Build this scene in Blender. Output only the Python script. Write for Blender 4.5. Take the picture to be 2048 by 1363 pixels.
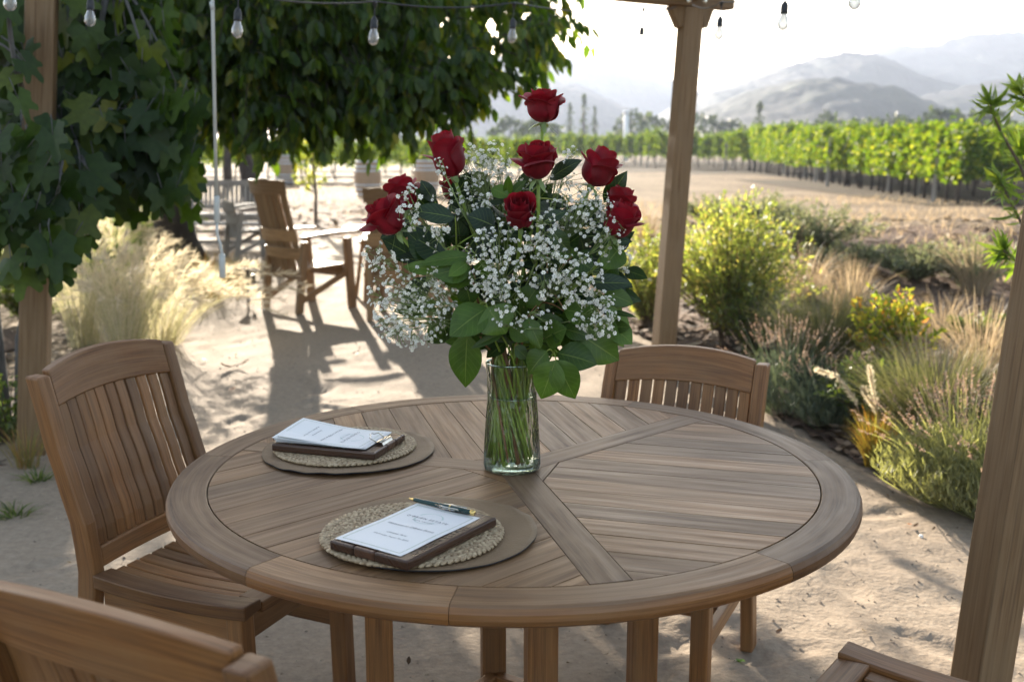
import bpy, math, random
import numpy as np
from mathutils import Vector, Matrix, noise

scene = bpy.context.scene
for o in list(bpy.data.objects):
    bpy.data.objects.remove(o, do_unlink=True)
col = scene.collection
V = Vector
RAD = math.radians

# ------------------------------------------------------------------ camera
CZ, PITCH, FPX = 1.397, RAD(10.12), 2130.0
cd = bpy.data.cameras.new("camera")
cam = bpy.data.objects.new("camera", cd)
col.objects.link(cam)
cam.location = (0, 0, CZ)
cam.rotation_euler = (RAD(90) - PITCH, 0, 0)
cd.sensor_width = 36.0
cd.lens = FPX / 2048 * 36
cd.clip_start, cd.clip_end = 0.05, 20000
cd.dof.use_dof = True
cd.dof.focus_distance = 2.12
cd.dof.aperture_fstop = 4.6
scene.camera = cam

# ------------------------------------------------------------------ light
SUN_EL, SUN_AZ = RAD(13.0), RAD(-13.5)      # azimuth from +Y towards +X
world = bpy.data.worlds.new("World")
scene.world = world
world.use_nodes = True
wn = world.node_tree
wn.nodes.clear()
sky = wn.nodes.new("ShaderNodeTexSky")
sky.sky_type = 'NISHITA'
sky.sun_disc = False
sky.sun_elevation = SUN_EL
sky.sun_rotation = SUN_AZ
sky.air_density, sky.dust_density, sky.ozone_density = 1.0, 1.5, 0.6
bg = wn.nodes.new("ShaderNodeBackground")
bg.inputs[1].default_value = 0.075
wo = wn.nodes.new("ShaderNodeOutputWorld")
hs = wn.nodes.new("ShaderNodeHueSaturation")      # hazy air: a paler sky
hs.inputs['Saturation'].default_value = 0.75
wn.links.new(sky.outputs[0], hs.inputs['Color'])
wn.links.new(hs.outputs[0], bg.inputs[0])
wn.links.new(bg.outputs[0], wo.inputs[0])
sd = bpy.data.lights.new("sun", 'SUN')
sd.energy = 5.0
sd.angle = RAD(0.55)
sd.color = (1.0, 0.89, 0.74)
sun = bpy.data.objects.new("sun", sd)
col.objects.link(sun)
sdir = V((math.sin(SUN_AZ) * math.cos(SUN_EL), math.cos(SUN_AZ) * math.cos(SUN_EL), math.sin(SUN_EL)))
sun.rotation_euler = sdir.to_track_quat('Z', 'Y').to_euler()
sun.location = (-3, 12, 8)
vs = scene.view_settings
vs.view_transform = 'Standard'
vs.look = 'None'
vs.gamma = 1
vs.exposure = 2.5
cy = scene.cycles
cy.use_denoising = True
cy.max_bounces = 10
cy.diffuse_bounces = 4
cy.glossy_bounces = 4
cy.transmission_bounces = 8
cy.transparent_max_bounces = 16
cy.volume_bounces = 0
cy.sample_clamp_indirect = 6.0

# ------------------------------------------------------------------ helpers
cP, sP = math.cos(PITCH), math.sin(PITCH)

def W(px, py, y):
    """real point at depth y (metres in front of the tripod) seen at photo position px, py"""
    u = -(py - 681.5) / FPX
    t = y / (cP + u * sP)
    return V(((px - 1024) / FPX * t, y, CZ + (-sP + u * cP) * t))

def G(px, py, z=0.0):
    u = -(py - 681.5) / FPX
    t = (z - CZ) / (-sP + u * cP)
    return V(((px - 1024) / FPX * t, (cP + u * sP) * t, z))

def tag(o, label=None, cat=None, group=None, kind=None):
    if label: o["label"] = label
    if cat: o["category"] = cat
    if group: o["group"] = group
    if kind: o["kind"] = kind
    return o

def empty(name, loc=(0, 0, 0), rz=0.0, label=None, cat=None, group=None):
    o = bpy.data.objects.new(name, None)
    o.empty_display_size = 0.1
    col.objects.link(o)
    o.location = loc
    o.rotation_euler = (0, 0, rz)
    return tag(o, label, cat, group)

def copy_tree(o, parent=None):
    c = o.copy()
    col.objects.link(c)
    if parent is not None: c.parent = parent
    for ch in list(o.children):
        copy_tree(ch, c)
    return c

class MB:
    """collects shapes and links them as one mesh object"""
    def __init__(s):
        s.v, s.f, s.uv, s.tn, s.mi = [], [], [], [], []
    def face(s, idx, uv=None, tone=0.5, mi=0):
        s.f.append(tuple(idx))
        s.uv.append(uv or [(0.0, 0.0)] * len(idx))
        s.tn.append(tone)
        s.mi.append(mi)
    def add(s, verts, faces, uvs=None, tone=None, mi=0):
        b = len(s.v)
        s.v.extend([tuple(p) for p in verts])
        t = random.random() if tone is None else tone
        for k, f in enumerate(faces):
            s.face([b + i for i in f], uvs[k] if uvs else None, t, mi)
    def box(s, c, size, M=None, grain=0, tone=None, mi=0):
        hx, hy, hz = size[0] / 2, size[1] / 2, size[2] / 2
        P = [V((x * hx, y * hy, z * hz)) for x in (-1, 1) for y in (-1, 1) for z in (-1, 1)]
        F = [(0, 1, 3, 2), (4, 6, 7, 5), (0, 4, 5, 1), (2, 3, 7, 6), (0, 2, 6, 4), (1, 5, 7, 3)]
        oa, ob = random.uniform(0, 40), random.uniform(0, 40)
        g2 = [i for i in (0, 1, 2) if i != grain]
        uv = [[(P[i][grain] + oa, P[i][g2[0]] + P[i][g2[1]] * 1.13 + ob) for i in f] for f in F]
        c = V(c)
        if M is not None:
            P = [M @ p + c for p in P]
        else:
            P = [p + c for p in P]
        s.add(P, F, uv, tone, mi)
    def beam(s, a, b, w, h, up=(0, 0, 1), tone=None, mi=0):
        """box from a to b, grain along it; w across, h along 'up'"""
        a, b = V(a), V(b)
        d = b - a
        x = d.normalized()
        z = V(up)
        z = (z - x * z.dot(x)).normalized()
        y = z.cross(x)
        M = Matrix((x, y, z)).transposed()
        s.box((a + b) / 2, (d.length, w, h), M, 0, tone, mi)
    def loft(s, rings, close=True, cap=True, tone=None, mi=0, uvs=None):
        """skin a list of equally long rings of points"""
        n = len(rings[0])
        vs_, fs, us = [], [], []
        oa, ob = random.uniform(0, 40), random.uniform(0, 40)
        L = 0.0
        Ls = [0.0]
        for k in range(1, len(rings)):
            L += ((V(rings[k][0]) + V(rings[k][n // 2])) / 2 - (V(rings[k - 1][0]) + V(rings[k - 1][n // 2])) / 2).length
            Ls.append(L)
        C = [0.0]
        for i in range(n):
            C.append(C[-1] + (V(rings[0][(i + 1) % n]) - V(rings[0][i])).length)
        for r in rings: vs_.extend(r)
        m = n if close else n - 1
        for k in range(len(rings) - 1):
            for i in range(m):
                j = (i + 1) % n
                fs.append((k * n + i, k * n + j, (k + 1) * n + j, (k + 1) * n + i))
                us.append([(Ls[k] + oa, C[i] + ob), (Ls[k] + oa, C[i + 1] + ob), (Ls[k + 1] + oa, C[i + 1] + ob), (Ls[k + 1] + oa, C[i] + ob)])
        if cap and close:
            fs.append(tuple(reversed(range(n))))
            us.append([(p[0] + oa, p[1] + ob) for p in [rings[0][i] for i in reversed(range(n))]])
            q = (len(rings) - 1) * n
            fs.append(tuple(q + i for i in range(n)))
            us.append([(p[0] + oa, p[1] + ob) for p in rings[-1]])
        s.add(vs_, fs, us, tone, mi)
    def tube(s, pts, rad, n=8, tone=None, mi=0, cap=True):
        pts = [V(p) for p in pts]
        if not hasattr(rad, '__len__'): rad = [rad] * len(pts)
        rings = []
        ref = None
        for k, p in enumerate(pts):
            t = (pts[min(k + 1, len(pts) - 1)] - pts[max(k - 1, 0)])
            if t.length < 1e-9: t = V((0, 0, 1))
            t.normalize()
            if ref is None:
                ref = V((1, 0, 0)) if abs(t.x) < 0.8 else V((0, 1, 0))
            x = (ref - t * ref.dot(t))
            if x.length < 1e-6: x = t.orthogonal()
            x.normalize()
            y = t.cross(x)
            ref = x
            rings.append([p + (x * math.cos(2 * math.pi * i / n) + y * math.sin(2 * math.pi * i / n)) * rad[k] for i in range(n)])
        s.loft(rings, True, cap, tone, mi)
    def lathe(s, prof, n=32, c=(0, 0, 0), tone=0.5, mi=0, M=None):
        c = V(c)
        b = len(s.v)
        for r, z in prof:
            for i in range(n):
                a = 2 * math.pi * i / n
                p = V((r * math.cos(a), r * math.sin(a), z))
                s.v.append(tuple((M @ p if M else p) + c))
        for k in range(len(prof) - 1):
            for i in range(n):
                j = (i + 1) % n
                s.face((b + k * n + i, b + k * n + j, b + (k + 1) * n + j, b + (k + 1) * n + i),
                       [(i / n, prof[k][1]), ((i + 1) / n, prof[k][1]), ((i + 1) / n, prof[k + 1][1]), (i / n, prof[k + 1][1])], tone, mi)
    def prism(s, pts2, z0, z1, M=None, c=(0, 0, 0), ga=0.0, tone=None, mi=0):
        """upright prism over a polygon; grain direction ga (angle) on its top"""
        n = len(pts2)
        c = V(c)
        oa, ob = random.uniform(0, 40), random.uniform(0, 40)
        def uvp(p): return (p[0] * math.cos(ga) + p[1] * math.sin(ga) + oa, -p[0] * math.sin(ga) + p[1] * math.cos(ga) + ob)
        vv = [V((p[0], p[1], z)) for z in (z0, z1) for p in pts2]
        if M: vv = [M @ p for p in vv]
        vv = [p + c for p in vv]
        F = [tuple(reversed(range(n))), tuple(range(n, 2 * n))]
        U = [[uvp(pts2[i]) for i in reversed(range(n))], [uvp(p) for p in pts2]]
        for i in range(n):
            j = (i + 1) % n
            F.append((i, j, n + j, n + i))
            a, b_ = uvp(pts2[i]), uvp(pts2[j])
            U.append([a, b_, (b_[0], b_[1] + z1 - z0), (a[0], a[1] + z1 - z0)])
        s.add(vv, F, U, tone, mi)
    def build(s, name, mats, parent=None, smooth=False, bevel=0.0, seg=2, sub=0):
        me = bpy.data.meshes.new(name)
        me.from_pydata(s.v, [], s.f)
        if not isinstance(mats, (list, tuple)): mats = [mats]
        for m in mats: me.materials.append(m)
        n = len(me.loops)
        uv = np.array([c for f in s.uv for c in f], dtype=np.float32).ravel()
        tn = np.array([(t, 0.5) for t, f in zip(s.tn, s.f) for _ in f], dtype=np.float32).ravel()
        l1 = me.uv_layers.new(name="UVMap")
        l1.data.foreach_set("uv", uv)
        l2 = me.uv_layers.new(name="tone")
        l2.data.foreach_set("uv", tn)
        me.polygons.foreach_set("material_index", np.array(s.mi, dtype=np.int32))
        if smooth:
            me.polygons.foreach_set("use_smooth", np.ones(len(s.f), dtype=bool))
        me.update()
        o = bpy.data.objects.new(name, me)
        col.objects.link(o)
        if parent is not None: o.parent = parent
        if bevel > 0:
            b = o.modifiers.new("bevel", 'BEVEL')
            b.width = bevel
            b.segments = seg
            b.limit_method = 'ANGLE'
            b.angle_limit = RAD(40)
            b.harden_normals = False
        if sub:
            m = o.modifiers.new("sub", 'SUBSURF')
            m.levels = m.render_levels = sub
        return o

def rnd(a, b): return random.uniform(a, b)

def lerp(a, b, t): return a + (b - a) * t

def bez(p0, p1, p2, n):
    p0, p1, p2 = V(p0), V(p1), V(p2)
    return [p0 * (1 - t) ** 2 + p1 * 2 * t * (1 - t) + p2 * t * t for t in [i / (n - 1) for i in range(n)]]

# ------------------------------------------------------------------ materials
def newmat(name):
    m = bpy.data.materials.new(name)
    m.use_nodes = True
    nt = m.node_tree
    nt.nodes.clear()
    out = nt.nodes.new("ShaderNodeOutputMaterial")
    return m, nt, out

def N(nt, t, **kw):
    n = nt.nodes.new(t)
    for k, v in kw.items():
        if k.startswith('i_'):
            n.inputs[k[2:].replace('_', ' ')].default_value = v
        else:
            setattr(n, k, v)
    return n

def L(nt, a, b): nt.links.new(a, b)

def ramp(nt, stops):
    r = nt.nodes.new("ShaderNodeValToRGB")
    e = r.color_ramp.elements
    while len(e) < len(stops): e.new(0.5)
    for k, (p, c) in enumerate(stops):
        e[k].position = p
        e[k].color = (c[0], c[1], c[2], 1)
    return r

def mixc(nt, a, b, fac, mode='MIX'):
    m = nt.nodes.new("ShaderNodeMix")
    m.data_type = 'RGBA'
    m.blend_type = mode
    for sock, val in ((m.inputs[6], a), (m.inputs[7], b), (m.inputs[0], fac)):
        if hasattr(val, 'links'): L(nt, val, sock)
        elif isinstance(val, (int, float)): sock.default_value = val
        else: sock.default_value = (val[0], val[1], val[2], 1)
    return m.outputs[2]

def mathn(nt, op, a, b=None):
    m = nt.nodes.new("ShaderNodeMath")
    m.operation = op
    for k, val in ((0, a), (1, b)):
        if val is None: continue
        if hasattr(val, 'links'): L(nt, val, m.inputs[k])
        else: m.inputs[k].default_value = val
    return m.outputs[0]

def wood(name, dark, mid, light, rough=0.6, weather=None, ring=0.5, fine=(7, 330), tone=0.35, bump=0.25):
    m, nt, out = newmat(name)
    uv = N(nt, "ShaderNodeUVMap", uv_map="UVMap")
    tn = N(nt, "ShaderNodeUVMap", uv_map="tone")
    sx = N(nt, "ShaderNodeSeparateXYZ")
    L(nt, tn.outputs[0], sx.inputs[0])
    def nz(sc, detail, scale=1.0, rough_=0.6):
        mp = N(nt, "ShaderNodeMapping")
        mp.inputs['Scale'].default_value = (sc[0], sc[1], 1)
        L(nt, uv.outputs[0], mp.inputs[0])
        n = N(nt, "ShaderNodeTexNoise")
        n.inputs['Scale'].default_value = scale
        n.inputs['Detail'].default_value = detail
        n.inputs['Roughness'].default_value = rough_
        L(nt, mp.outputs[0], n.inputs['Vector'])
        return n
    st = nz(fine, 4)
    broad = nz((3, 62), 4)
    blot = nz((4, 9), 3)
    # growth rings: bands bent along the grain
    mp = N(nt, "ShaderNodeMapping")
    mp.inputs['Scale'].default_value = (1.1, 16, 1)
    L(nt, uv.outputs[0], mp.inputs[0])
    wv = N(nt, "ShaderNodeTexWave", wave_type='BANDS', bands_direction='Y', wave_profile='SAW')
    wv.inputs['Scale'].default_value = 0.55
    wv.inputs['Distortion'].default_value = 7.0
    wv.inputs['Detail'].default_value = 2.0
    wv.inputs['Detail Scale'].default_value = 0.55
    L(nt, mp.outputs[0], wv.inputs['Vector'])
    r1 = ramp(nt, [(0.34, dark), (0.5, mid), (0.66, light)])
    a = mathn(nt, 'MULTIPLY', st.outputs[0], 0.55)
    b = mathn(nt, 'MULTIPLY', broad.outputs[0], 0.45)
    ab = mathn(nt, 'ADD', a, b)
    L(nt, ab, r1.inputs[0])
    rr = ramp(nt, [(0.0, (1, 1, 1)), (0.8, (0.95, 0.94, 0.93)), (0.95, (0.6, 0.56, 0.53)), (1.0, (0.9, 0.9, 0.9))])
    L(nt, wv.outputs[0], rr.inputs[0])
    c = mixc(nt, r1.outputs[0], rr.outputs[0], ring, 'MULTIPLY')
    lo, hi = 1 - tone * 0.75, 1 + tone * 0.75
    tr = ramp(nt, [(0.0, (lo * 1.0, lo * 0.97, lo * 0.93)), (0.5, (1, 1, 1)), (1.0, (min(hi, 1.6), hi * 0.99, hi * 0.97))])
    L(nt, sx.outputs[0], tr.inputs[0])
    c = mixc(nt, c, tr.outputs[0], 1.0, 'MULTIPLY')
    if weather:
        wr = ramp(nt, [(0.38, (0, 0, 0)), (0.68, (1, 1, 1))])
        L(nt, blot.outputs[0], wr.inputs[0])
        f = mathn(nt, 'MULTIPLY', wr.outputs[0], 0.65)
        c = mixc(nt, c, weather, f)
    p = N(nt, "ShaderNodeBsdfPrincipled")
    L(nt, c, p.inputs['Base Color'])
    rg = ramp(nt, [(0.3, (rough + .12,) * 3), (0.7, (rough - .1,) * 3)])
    L(nt, broad.outputs[0], rg.inputs[0])
    L(nt, rg.outputs[0], p.inputs['Roughness'])
    bp = N(nt, "ShaderNodeBump")
    bp.inputs['Strength'].default_value = bump
    bp.inputs['Distance'].default_value = 0.002
    L(nt, ab, bp.inputs['Height'])
    L(nt, bp.outputs[0], p.inputs['Normal'])
    L(nt, p.outputs[0], out.inputs[0])
    return m

def leafmat(name, stops, trans=0.4, tcol=(1.6, 1.5, 0.5), rough=0.4, spec=0.5, vein=False, sheen=0.0, back=None):
    """leaf: tone varies from leaf to leaf, light passes through the blade"""
    m, nt, out = newmat(name)
    g = N(nt, "ShaderNodeNewGeometry")
    r = ramp(nt, stops)
    L(nt, g.outputs['Random Per Island'], r.inputs[0])
    tc = N(nt, "ShaderNodeTexCoord")
    n = N(nt, "ShaderNodeTexNoise")
    n.inputs['Scale'].default_value = 40
    n.inputs['Detail'].default_value = 3
    L(nt, tc.outputs['Object'], n.inputs['Vector'])
    nr = ramp(nt, [(0.3, (0.8, 0.8, 0.8)), (0.7, (1.15, 1.15, 1.1))])
    L(nt, n.outputs[0], nr.inputs[0])
    c = mixc(nt, r.outputs[0], nr.outputs[0], 1.0, 'MULTIPLY')
    p = N(nt, "ShaderNodeBsdfPrincipled")
    p.inputs['Roughness'].default_value = rough
    p.inputs['Specular IOR Level'].default_value = spec
    if vein:
        uv = N(nt, "ShaderNodeUVMap", uv_map="UVMap")
        sx = N(nt, "ShaderNodeSeparateXYZ")
        L(nt, uv.outputs[0], sx.inputs[0])
        ay = mathn(nt, 'ABSOLUTE', sx.outputs[1])
        # side veins: bands along length minus slant by |v|
        k = mathn(nt, 'SUBTRACT', mathn(nt, 'MULTIPLY', sx.outputs[0], 8.0), mathn(nt, 'MULTIPLY', ay, 2.2))
        fr = mathn(nt, 'FRACT', k)
        vv = mathn(nt, 'LESS_THAN', fr, 0.09)
        mid_ = mathn(nt, 'LESS_THAN', ay, 0.035)
        vs_ = mathn(nt, 'MULTIPLY', vv, 0.28)
        f = mathn(nt, 'MAXIMUM', vs_, mathn(nt, 'MULTIPLY', mid_, 0.75))
        c = mixc(nt, c, (0.16, 0.22, 0.05), f)
        bp = N(nt, "ShaderNodeBump")
        bp.inputs['Strength'].default_value = 0.5
        bp.inputs['Distance'].default_value = 0.0012
        bp.invert = True
        L(nt, mathn(nt, 'ADD', f, mathn(nt, 'MULTIPLY', n.outputs[0], 0.5)), bp.inputs['Height'])
        L(nt, bp.outputs[0], p.inputs['Normal'])
    if back:
        c = mixc(nt, c, back, mathn(nt, 'MULTIPLY', g.outputs['Backfacing'], 0.8))
    L(nt, c, p.inputs['Base Color'])
    t = N(nt, "ShaderNodeBsdfTranslucent")
    ct = mixc(nt, c, tcol, 1.0, 'MULTIPLY')
    L(nt, ct, t.inputs[0])
    mx = N(nt, "ShaderNodeMixShader")
    mx.inputs[0].default_value = trans
    L(nt, p.outputs[0], mx.inputs[1])
    L(nt, t.outputs[0], mx.inputs[2])
    L(nt, mx.outputs[0], out.inputs[0])
    return m

def plain(name, c1, c2=None, rough=0.6, scale=20, metal=0.0, bump=0.0, bscale=None, spec=0.5, detail=5, stretch=(1, 1, 1)):
    m, nt, out = newmat(name)
    p = N(nt, "ShaderNodeBsdfPrincipled")
    p.inputs['Roughness'].default_value = rough
    p.inputs['Metallic'].default_value = metal
    p.inputs['Specular IOR Level'].default_value = spec
    tc = N(nt, "ShaderNodeTexCoord")
    mp = N(nt, "ShaderNodeMapping")
    mp.inputs['Scale'].default_value = stretch
    L(nt, tc.outputs['Object'], mp.inputs[0])
    n = N(nt, "ShaderNodeTexNoise")
    n.inputs['Scale'].default_value = scale
    n.inputs['Detail'].default_value = detail
    L(nt, mp.outputs[0], n.inputs['Vector'])
    r = ramp(nt, [(0.3, c1), (0.7, c2 or c1)])
    L(nt, n.outputs[0], r.inputs[0])
    L(nt, r.outputs[0], p.inputs['Base Color'])
    if bump:
        n2 = N(nt, "ShaderNodeTexNoise")
        n2.inputs['Scale'].default_value = bscale or scale
        n2.inputs['Detail'].default_value = 6
        L(nt, mp.outputs[0], n2.inputs['Vector'])
        bp = N(nt, "ShaderNodeBump")
        bp.inputs['Strength'].default_value = bump
        bp.inputs['Distance'].default_value = 0.004
        L(nt, n2.outputs[0], bp.inputs['Height'])
        L(nt, bp.outputs[0], p.inputs['Normal'])
    L(nt, p.outputs[0], out.inputs[0])
    return m

M_TOP = wood("weathered_teak", (0.075, 0.034, 0.012), (0.178, 0.092, 0.037), (0.255, 0.146, 0.067), 0.55, (0.195, 0.118, 0.062), ring=0.5, tone=0.7)
M_TEAK = wood("brown_teak", (0.070, 0.026, 0.007), (0.20, 0.083, 0.022), (0.275, 0.13, 0.043), 0.5, (0.20, 0.108, 0.047), ring=0.55, tone=0.65)
M_POST = wood("stained_post", (0.095, 0.052, 0.021), (0.17, 0.10, 0.044), (0.22, 0.138, 0.067), 0.68, (0.178, 0.115, 0.058), ring=0.75, fine=(4, 160), tone=0.1, bump=0.4)
M_WALNUT = wood("walnut", (0.028, 0.013, 0.008), (0.06, 0.028, 0.016), (0.11, 0.055, 0.03), 0.3, None, ring=0.5, tone=0.7)
M_STAVE = wood("barrel_stave", (0.10, 0.055, 0.026), (0.22, 0.13, 0.06), (0.30, 0.19, 0.095), 0.55, None, ring=0.4, tone=0.4)
M_GREYWOOD = wood("grey_bench_wood", (0.2, 0.185, 0.175), (0.33, 0.315, 0.305), (0.43, 0.41, 0.395), 0.85, None, ring=0.3, tone=0.25)
M_OAK = wood("barrel_oak", (0.22, 0.13, 0.07), (0.32, 0.21, 0.12), (0.38, 0.26, 0.16), 0.55, None, ring=0.3, tone=0.25)
M_STAKE = wood("grey_stake", (0.18, 0.16, 0.14), (0.30, 0.275, 0.25), (0.40, 0.37, 0.34), 0.8, None, ring=0.3, tone=0.3)
M_HOOP = plain("galvanised_hoop", (0.5, 0.53, 0.56), (0.62, 0.65, 0.68), 0.35, 6, metal=0.9)
M_BARK = plain("dark_bark", (0.02, 0.015, 0.012), (0.06, 0.045, 0.035), 0.9, 14, bump=1.0, bscale=25, stretch=(1, 1, 0.25))
M_FIGBARK = plain("fig_bark", (0.05, 0.05, 0.05), (0.12, 0.115, 0.11), 0.8, 20, bump=0.4, stretch=(1, 1, 0.4))
M_TWIG = plain("twig", (0.07, 0.05, 0.035), (0.12, 0.09, 0.06), 0.8, 30)
M_BLACK = plain("black_rubber", (0.012, 0.012, 0.013), (0.02, 0.02, 0.022), 0.45, 40)
M_GREYPAINT = plain("grey_enamel", (0.42, 0.44, 0.42), (0.5, 0.52, 0.5), 0.35, 8)
M_STEEL = plain("nickel_clip", (0.45, 0.43, 0.38), (0.6, 0.58, 0.52), 0.22, 60, metal=1.0)
M_GOLD = plain("brass_trim", (0.75, 0.52, 0.16), (0.8, 0.6, 0.25), 0.2, 60, metal=1.0)
M_GREENPEN = plain("green_lacquer", (0.004, 0.03, 0.028), (0.005, 0.036, 0.033), 0.15, 30)
M_PAPER = plain("white_paper", (0.80, 0.80, 0.80), (0.84, 0.84, 0.83), 0.7, 3)
M_INK = plain("grey_ink", (0.07, 0.075, 0.1), (0.09, 0.09, 0.12), 0.7, 30)
M_SAGE = plain("sage_ink", (0.33, 0.4, 0.28), (0.36, 0.42, 0.3), 0.7, 30)
M_PALEINK = plain("pale_sage_ink", (0.55, 0.66, 0.62), (0.6, 0.7, 0.66), 0.7, 30)
M_DARKCUT = plain("burnt_engraving", (0.012, 0.007, 0.005), (0.02, 0.012, 0.008), 0.7, 30)
M_LEATHER = plain("brown_leather", (0.15, 0.092, 0.045), (0.20, 0.13, 0.068), 0.65, 9, bump=0.35, bscale=260)
M_LEATHERBACK = plain("black_backing", (0.01, 0.01, 0.014), (0.02, 0.02, 0.025), 0.8, 20)
M_STRAW = plain("seagrass_braid", (0.22, 0.14, 0.07), (0.56, 0.44, 0.28), 0.6, 130, bump=0.6, bscale=300)
HAZE = 0.00026
# ------------------------------------------------------------------ ground
def groundmat(name, stops, scale, bump, bscale, rough=0.9, big=0.35, bdist=0.02):
    m, nt, out = newmat(name)
    tc = N(nt, "ShaderNodeTexCoord")
    n = N(nt, "ShaderNodeTexNoise"); n.inputs['Scale'].default_value = scale; n.inputs['Detail'].default_value = 8
    n.inputs['Roughness'].default_value = 0.7
    n2 = N(nt, "ShaderNodeTexNoise"); n2.inputs['Scale'].default_value = big; n2.inputs['Detail'].default_value = 4
    n3 = N(nt, "ShaderNodeTexNoise"); n3.inputs['Scale'].default_value = bscale; n3.inputs['Detail'].default_value = 6
    for q in (n, n2, n3): L(nt, tc.outputs['Object'], q.inputs['Vector'])
    r = ramp(nt, stops)
    k = mathn(nt, 'ADD', mathn(nt, 'MULTIPLY', n.outputs[0], 0.6), mathn(nt, 'MULTIPLY', n2.outputs[0], 0.4))
    L(nt, k, r.inputs[0])
    p = N(nt, "ShaderNodeBsdfPrincipled")
    p.inputs['Roughness'].default_value = rough
    p.inputs['Specular IOR Level'].default_value = 0.04
    L(nt, r.outputs[0], p.inputs['Base Color'])
    bp = N(nt, "ShaderNodeBump"); bp.inputs['Strength'].default_value = bump; bp.inputs['Distance'].default_value = bdist
    L(nt, mathn(nt, 'ADD', n3.outputs[0], mathn(nt, 'MULTIPLY', n.outputs[0], 0.5)), bp.inputs['Height'])
    L(nt, bp.outputs[0], p.inputs['Normal'])
    L(nt, p.outputs[0], out.inputs[0])
    return m

M_SAND = groundmat("decomposed_granite", [(0.28, (0.18, 0.145, 0.11)), (0.5, (0.295, 0.235, 0.175)), (0.70, (0.39, 0.32, 0.245))], 30, 0.38, 55, bdist=0.010)
M_MULCH = groundmat("bark_mulch", [(0.3, (0.05, 0.035, 0.026)), (0.5, (0.15, 0.105, 0.08)), (0.75, (0.30, 0.22, 0.165))], 22, 1.0, 30, bdist=0.03)
M_DRY = groundmat("dry_field", [(0.33, (0.075, 0.056, 0.04)), (0.5, (0.215, 0.162, 0.108)), (0.68, (0.36, 0.285, 0.2))], 3, 1.0, 9, bdist=0.12)

def grid_sheet(name, xs, ys, zf, mat, inside=None):
    mb = MB()
    nx, ny = len(xs), len(ys)
    for y in ys:
        for x in xs:
            mb.v.append((x, y, zf(x, y)))
    for j in range(ny - 1):
        for i in range(nx - 1):
            if inside and not inside((xs[i] + xs[i + 1]) / 2, (ys[j] + ys[j + 1]) / 2): continue
            a = j * nx + i
            mb.face((a, a + 1, a + nx + 1, a + nx))
    return tag(mb.build(name, mat, None, True), kind="structure")

def fb(x, y, s, o=3):
    return noise.fractal(V((x * s, y * s, 0.3)), 1.0, 2.0, o)

def bed_edge(y):
    """x where the sand ends and the planting bed starts"""
    pts = [(0.0, 2.3), (2.8, 1.95), (3.8, 1.76), (4.4, 1.56), (5.6, 1.36), (7.0, 1.12), (8.5, 0.85), (11, 0.5), (14, -0.2), (17, -1.2), (40, -8)]
    for (ya, xa), (yb, xb) in zip(pts, pts[1:]):
        if ya <= y <= yb: return lerp(xa, xb, (y - ya) / (yb - ya)) + 0.06 + 0.05 * noise.noise(V((y * 2.1, 0, 3)))
    return -8.0

def mound(x, y):
    d = x - bed_edge(y)
    k = min(max(d / 1.0, 0), 1)
    k = k * k * (3 - 2 * k)
    far = min(max((22 - y) / 8, 0), 1)
    def ss(a, b, t):
        t = min(max((t - a) / (b - a), 0), 1)
        return t * t * (3 - 2 * t)
    bank = 0.42 * ss(7.5, 12.5, y) * (1 - ss(13.0, 19.0, y)) * ss(.3, 2.2, d)
    return 0.01 + (0.05 + 0.10 * (0.5 + fb(x, y, 0.5))) * k * far + bank

ys = list(np.concatenate([np.linspace(-400, -5, 8), np.linspace(0, 60, 31), np.linspace(70, 400, 20), np.linspace(500, 6000, 14)]))
xs = list(np.concatenate([np.linspace(-5000, -300, 10), np.linspace(-250, -30, 12), np.linspace(-25, 60, 35), np.linspace(70, 300, 14), np.linspace(400, 5000, 10)]))
grid_sheet("ground", xs, ys, lambda x, y: -0.03, M_DRY)

random.seed(5)
PRINTS = {}
for _ in range(150):
    px_, py_, an_ = rnd(-2.6, 1.6), rnd(.9, 8.5), rnd(0, 6.28)
    for gx in range(int(px_ * 2) - 2, int(px_ * 2) + 3):
        for gy in range(int(py_ * 2) - 2, int(py_ * 2) + 3):
            PRINTS.setdefault((gx, gy), []).append((px_, py_, math.cos(an_), math.sin(an_), rnd(.006, .013)))
def print_z(x, y):
    z = 0
    for (a, b, c_, s_, d_) in PRINTS.get((int(x * 2), int(y * 2)), ()):
        u, v = ((x - a) * c_ + (y - b) * s_) / .14, (-(x - a) * s_ + (y - b) * c_) / .055
        q = u * u + v * v
        if q < 4: z += -d_ * math.exp(-q * q * .9) + d_ * .5 * math.exp(-((math.sqrt(q) - 1.25) / .25) ** 2)
    return z

def sand_z(x, y):
    d = bed_edge(y) - x
    e = -0.025 * (1 - min(max((d + 0.15) / 0.3, 0), 1))
    return 0.002 + print_z(x, y) + e + 0.006 * fb(x, y, 1.5) + 0.006 * fb(x + 7, y, 5, 3) + 0.003 * fb(x, y + 9, 16, 2)
xs = list(np.concatenate([np.linspace(-9, -2.6, 40), np.linspace(-2.5, 2.6, 210)]))
ys = list(np.concatenate([np.linspace(.6, 6, 230), np.linspace(6.1, 17.5, 130)]))
grid_sheet("courtyard", xs, ys, sand_z, M_SAND, lambda x, y: x < bed_edge(y) + 0.12 and x > -3.0 - 0.45 * max(0, y - 7.2) - 0.2 * fb(1, y, 1.1))
xs = list(np.concatenate([np.linspace(0.2, 4, 90), np.linspace(4.1, 14, 60)]))
ys = list(np.concatenate([np.linspace(0.5, 8, 140), np.linspace(8.1, 23, 120)]))
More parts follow.
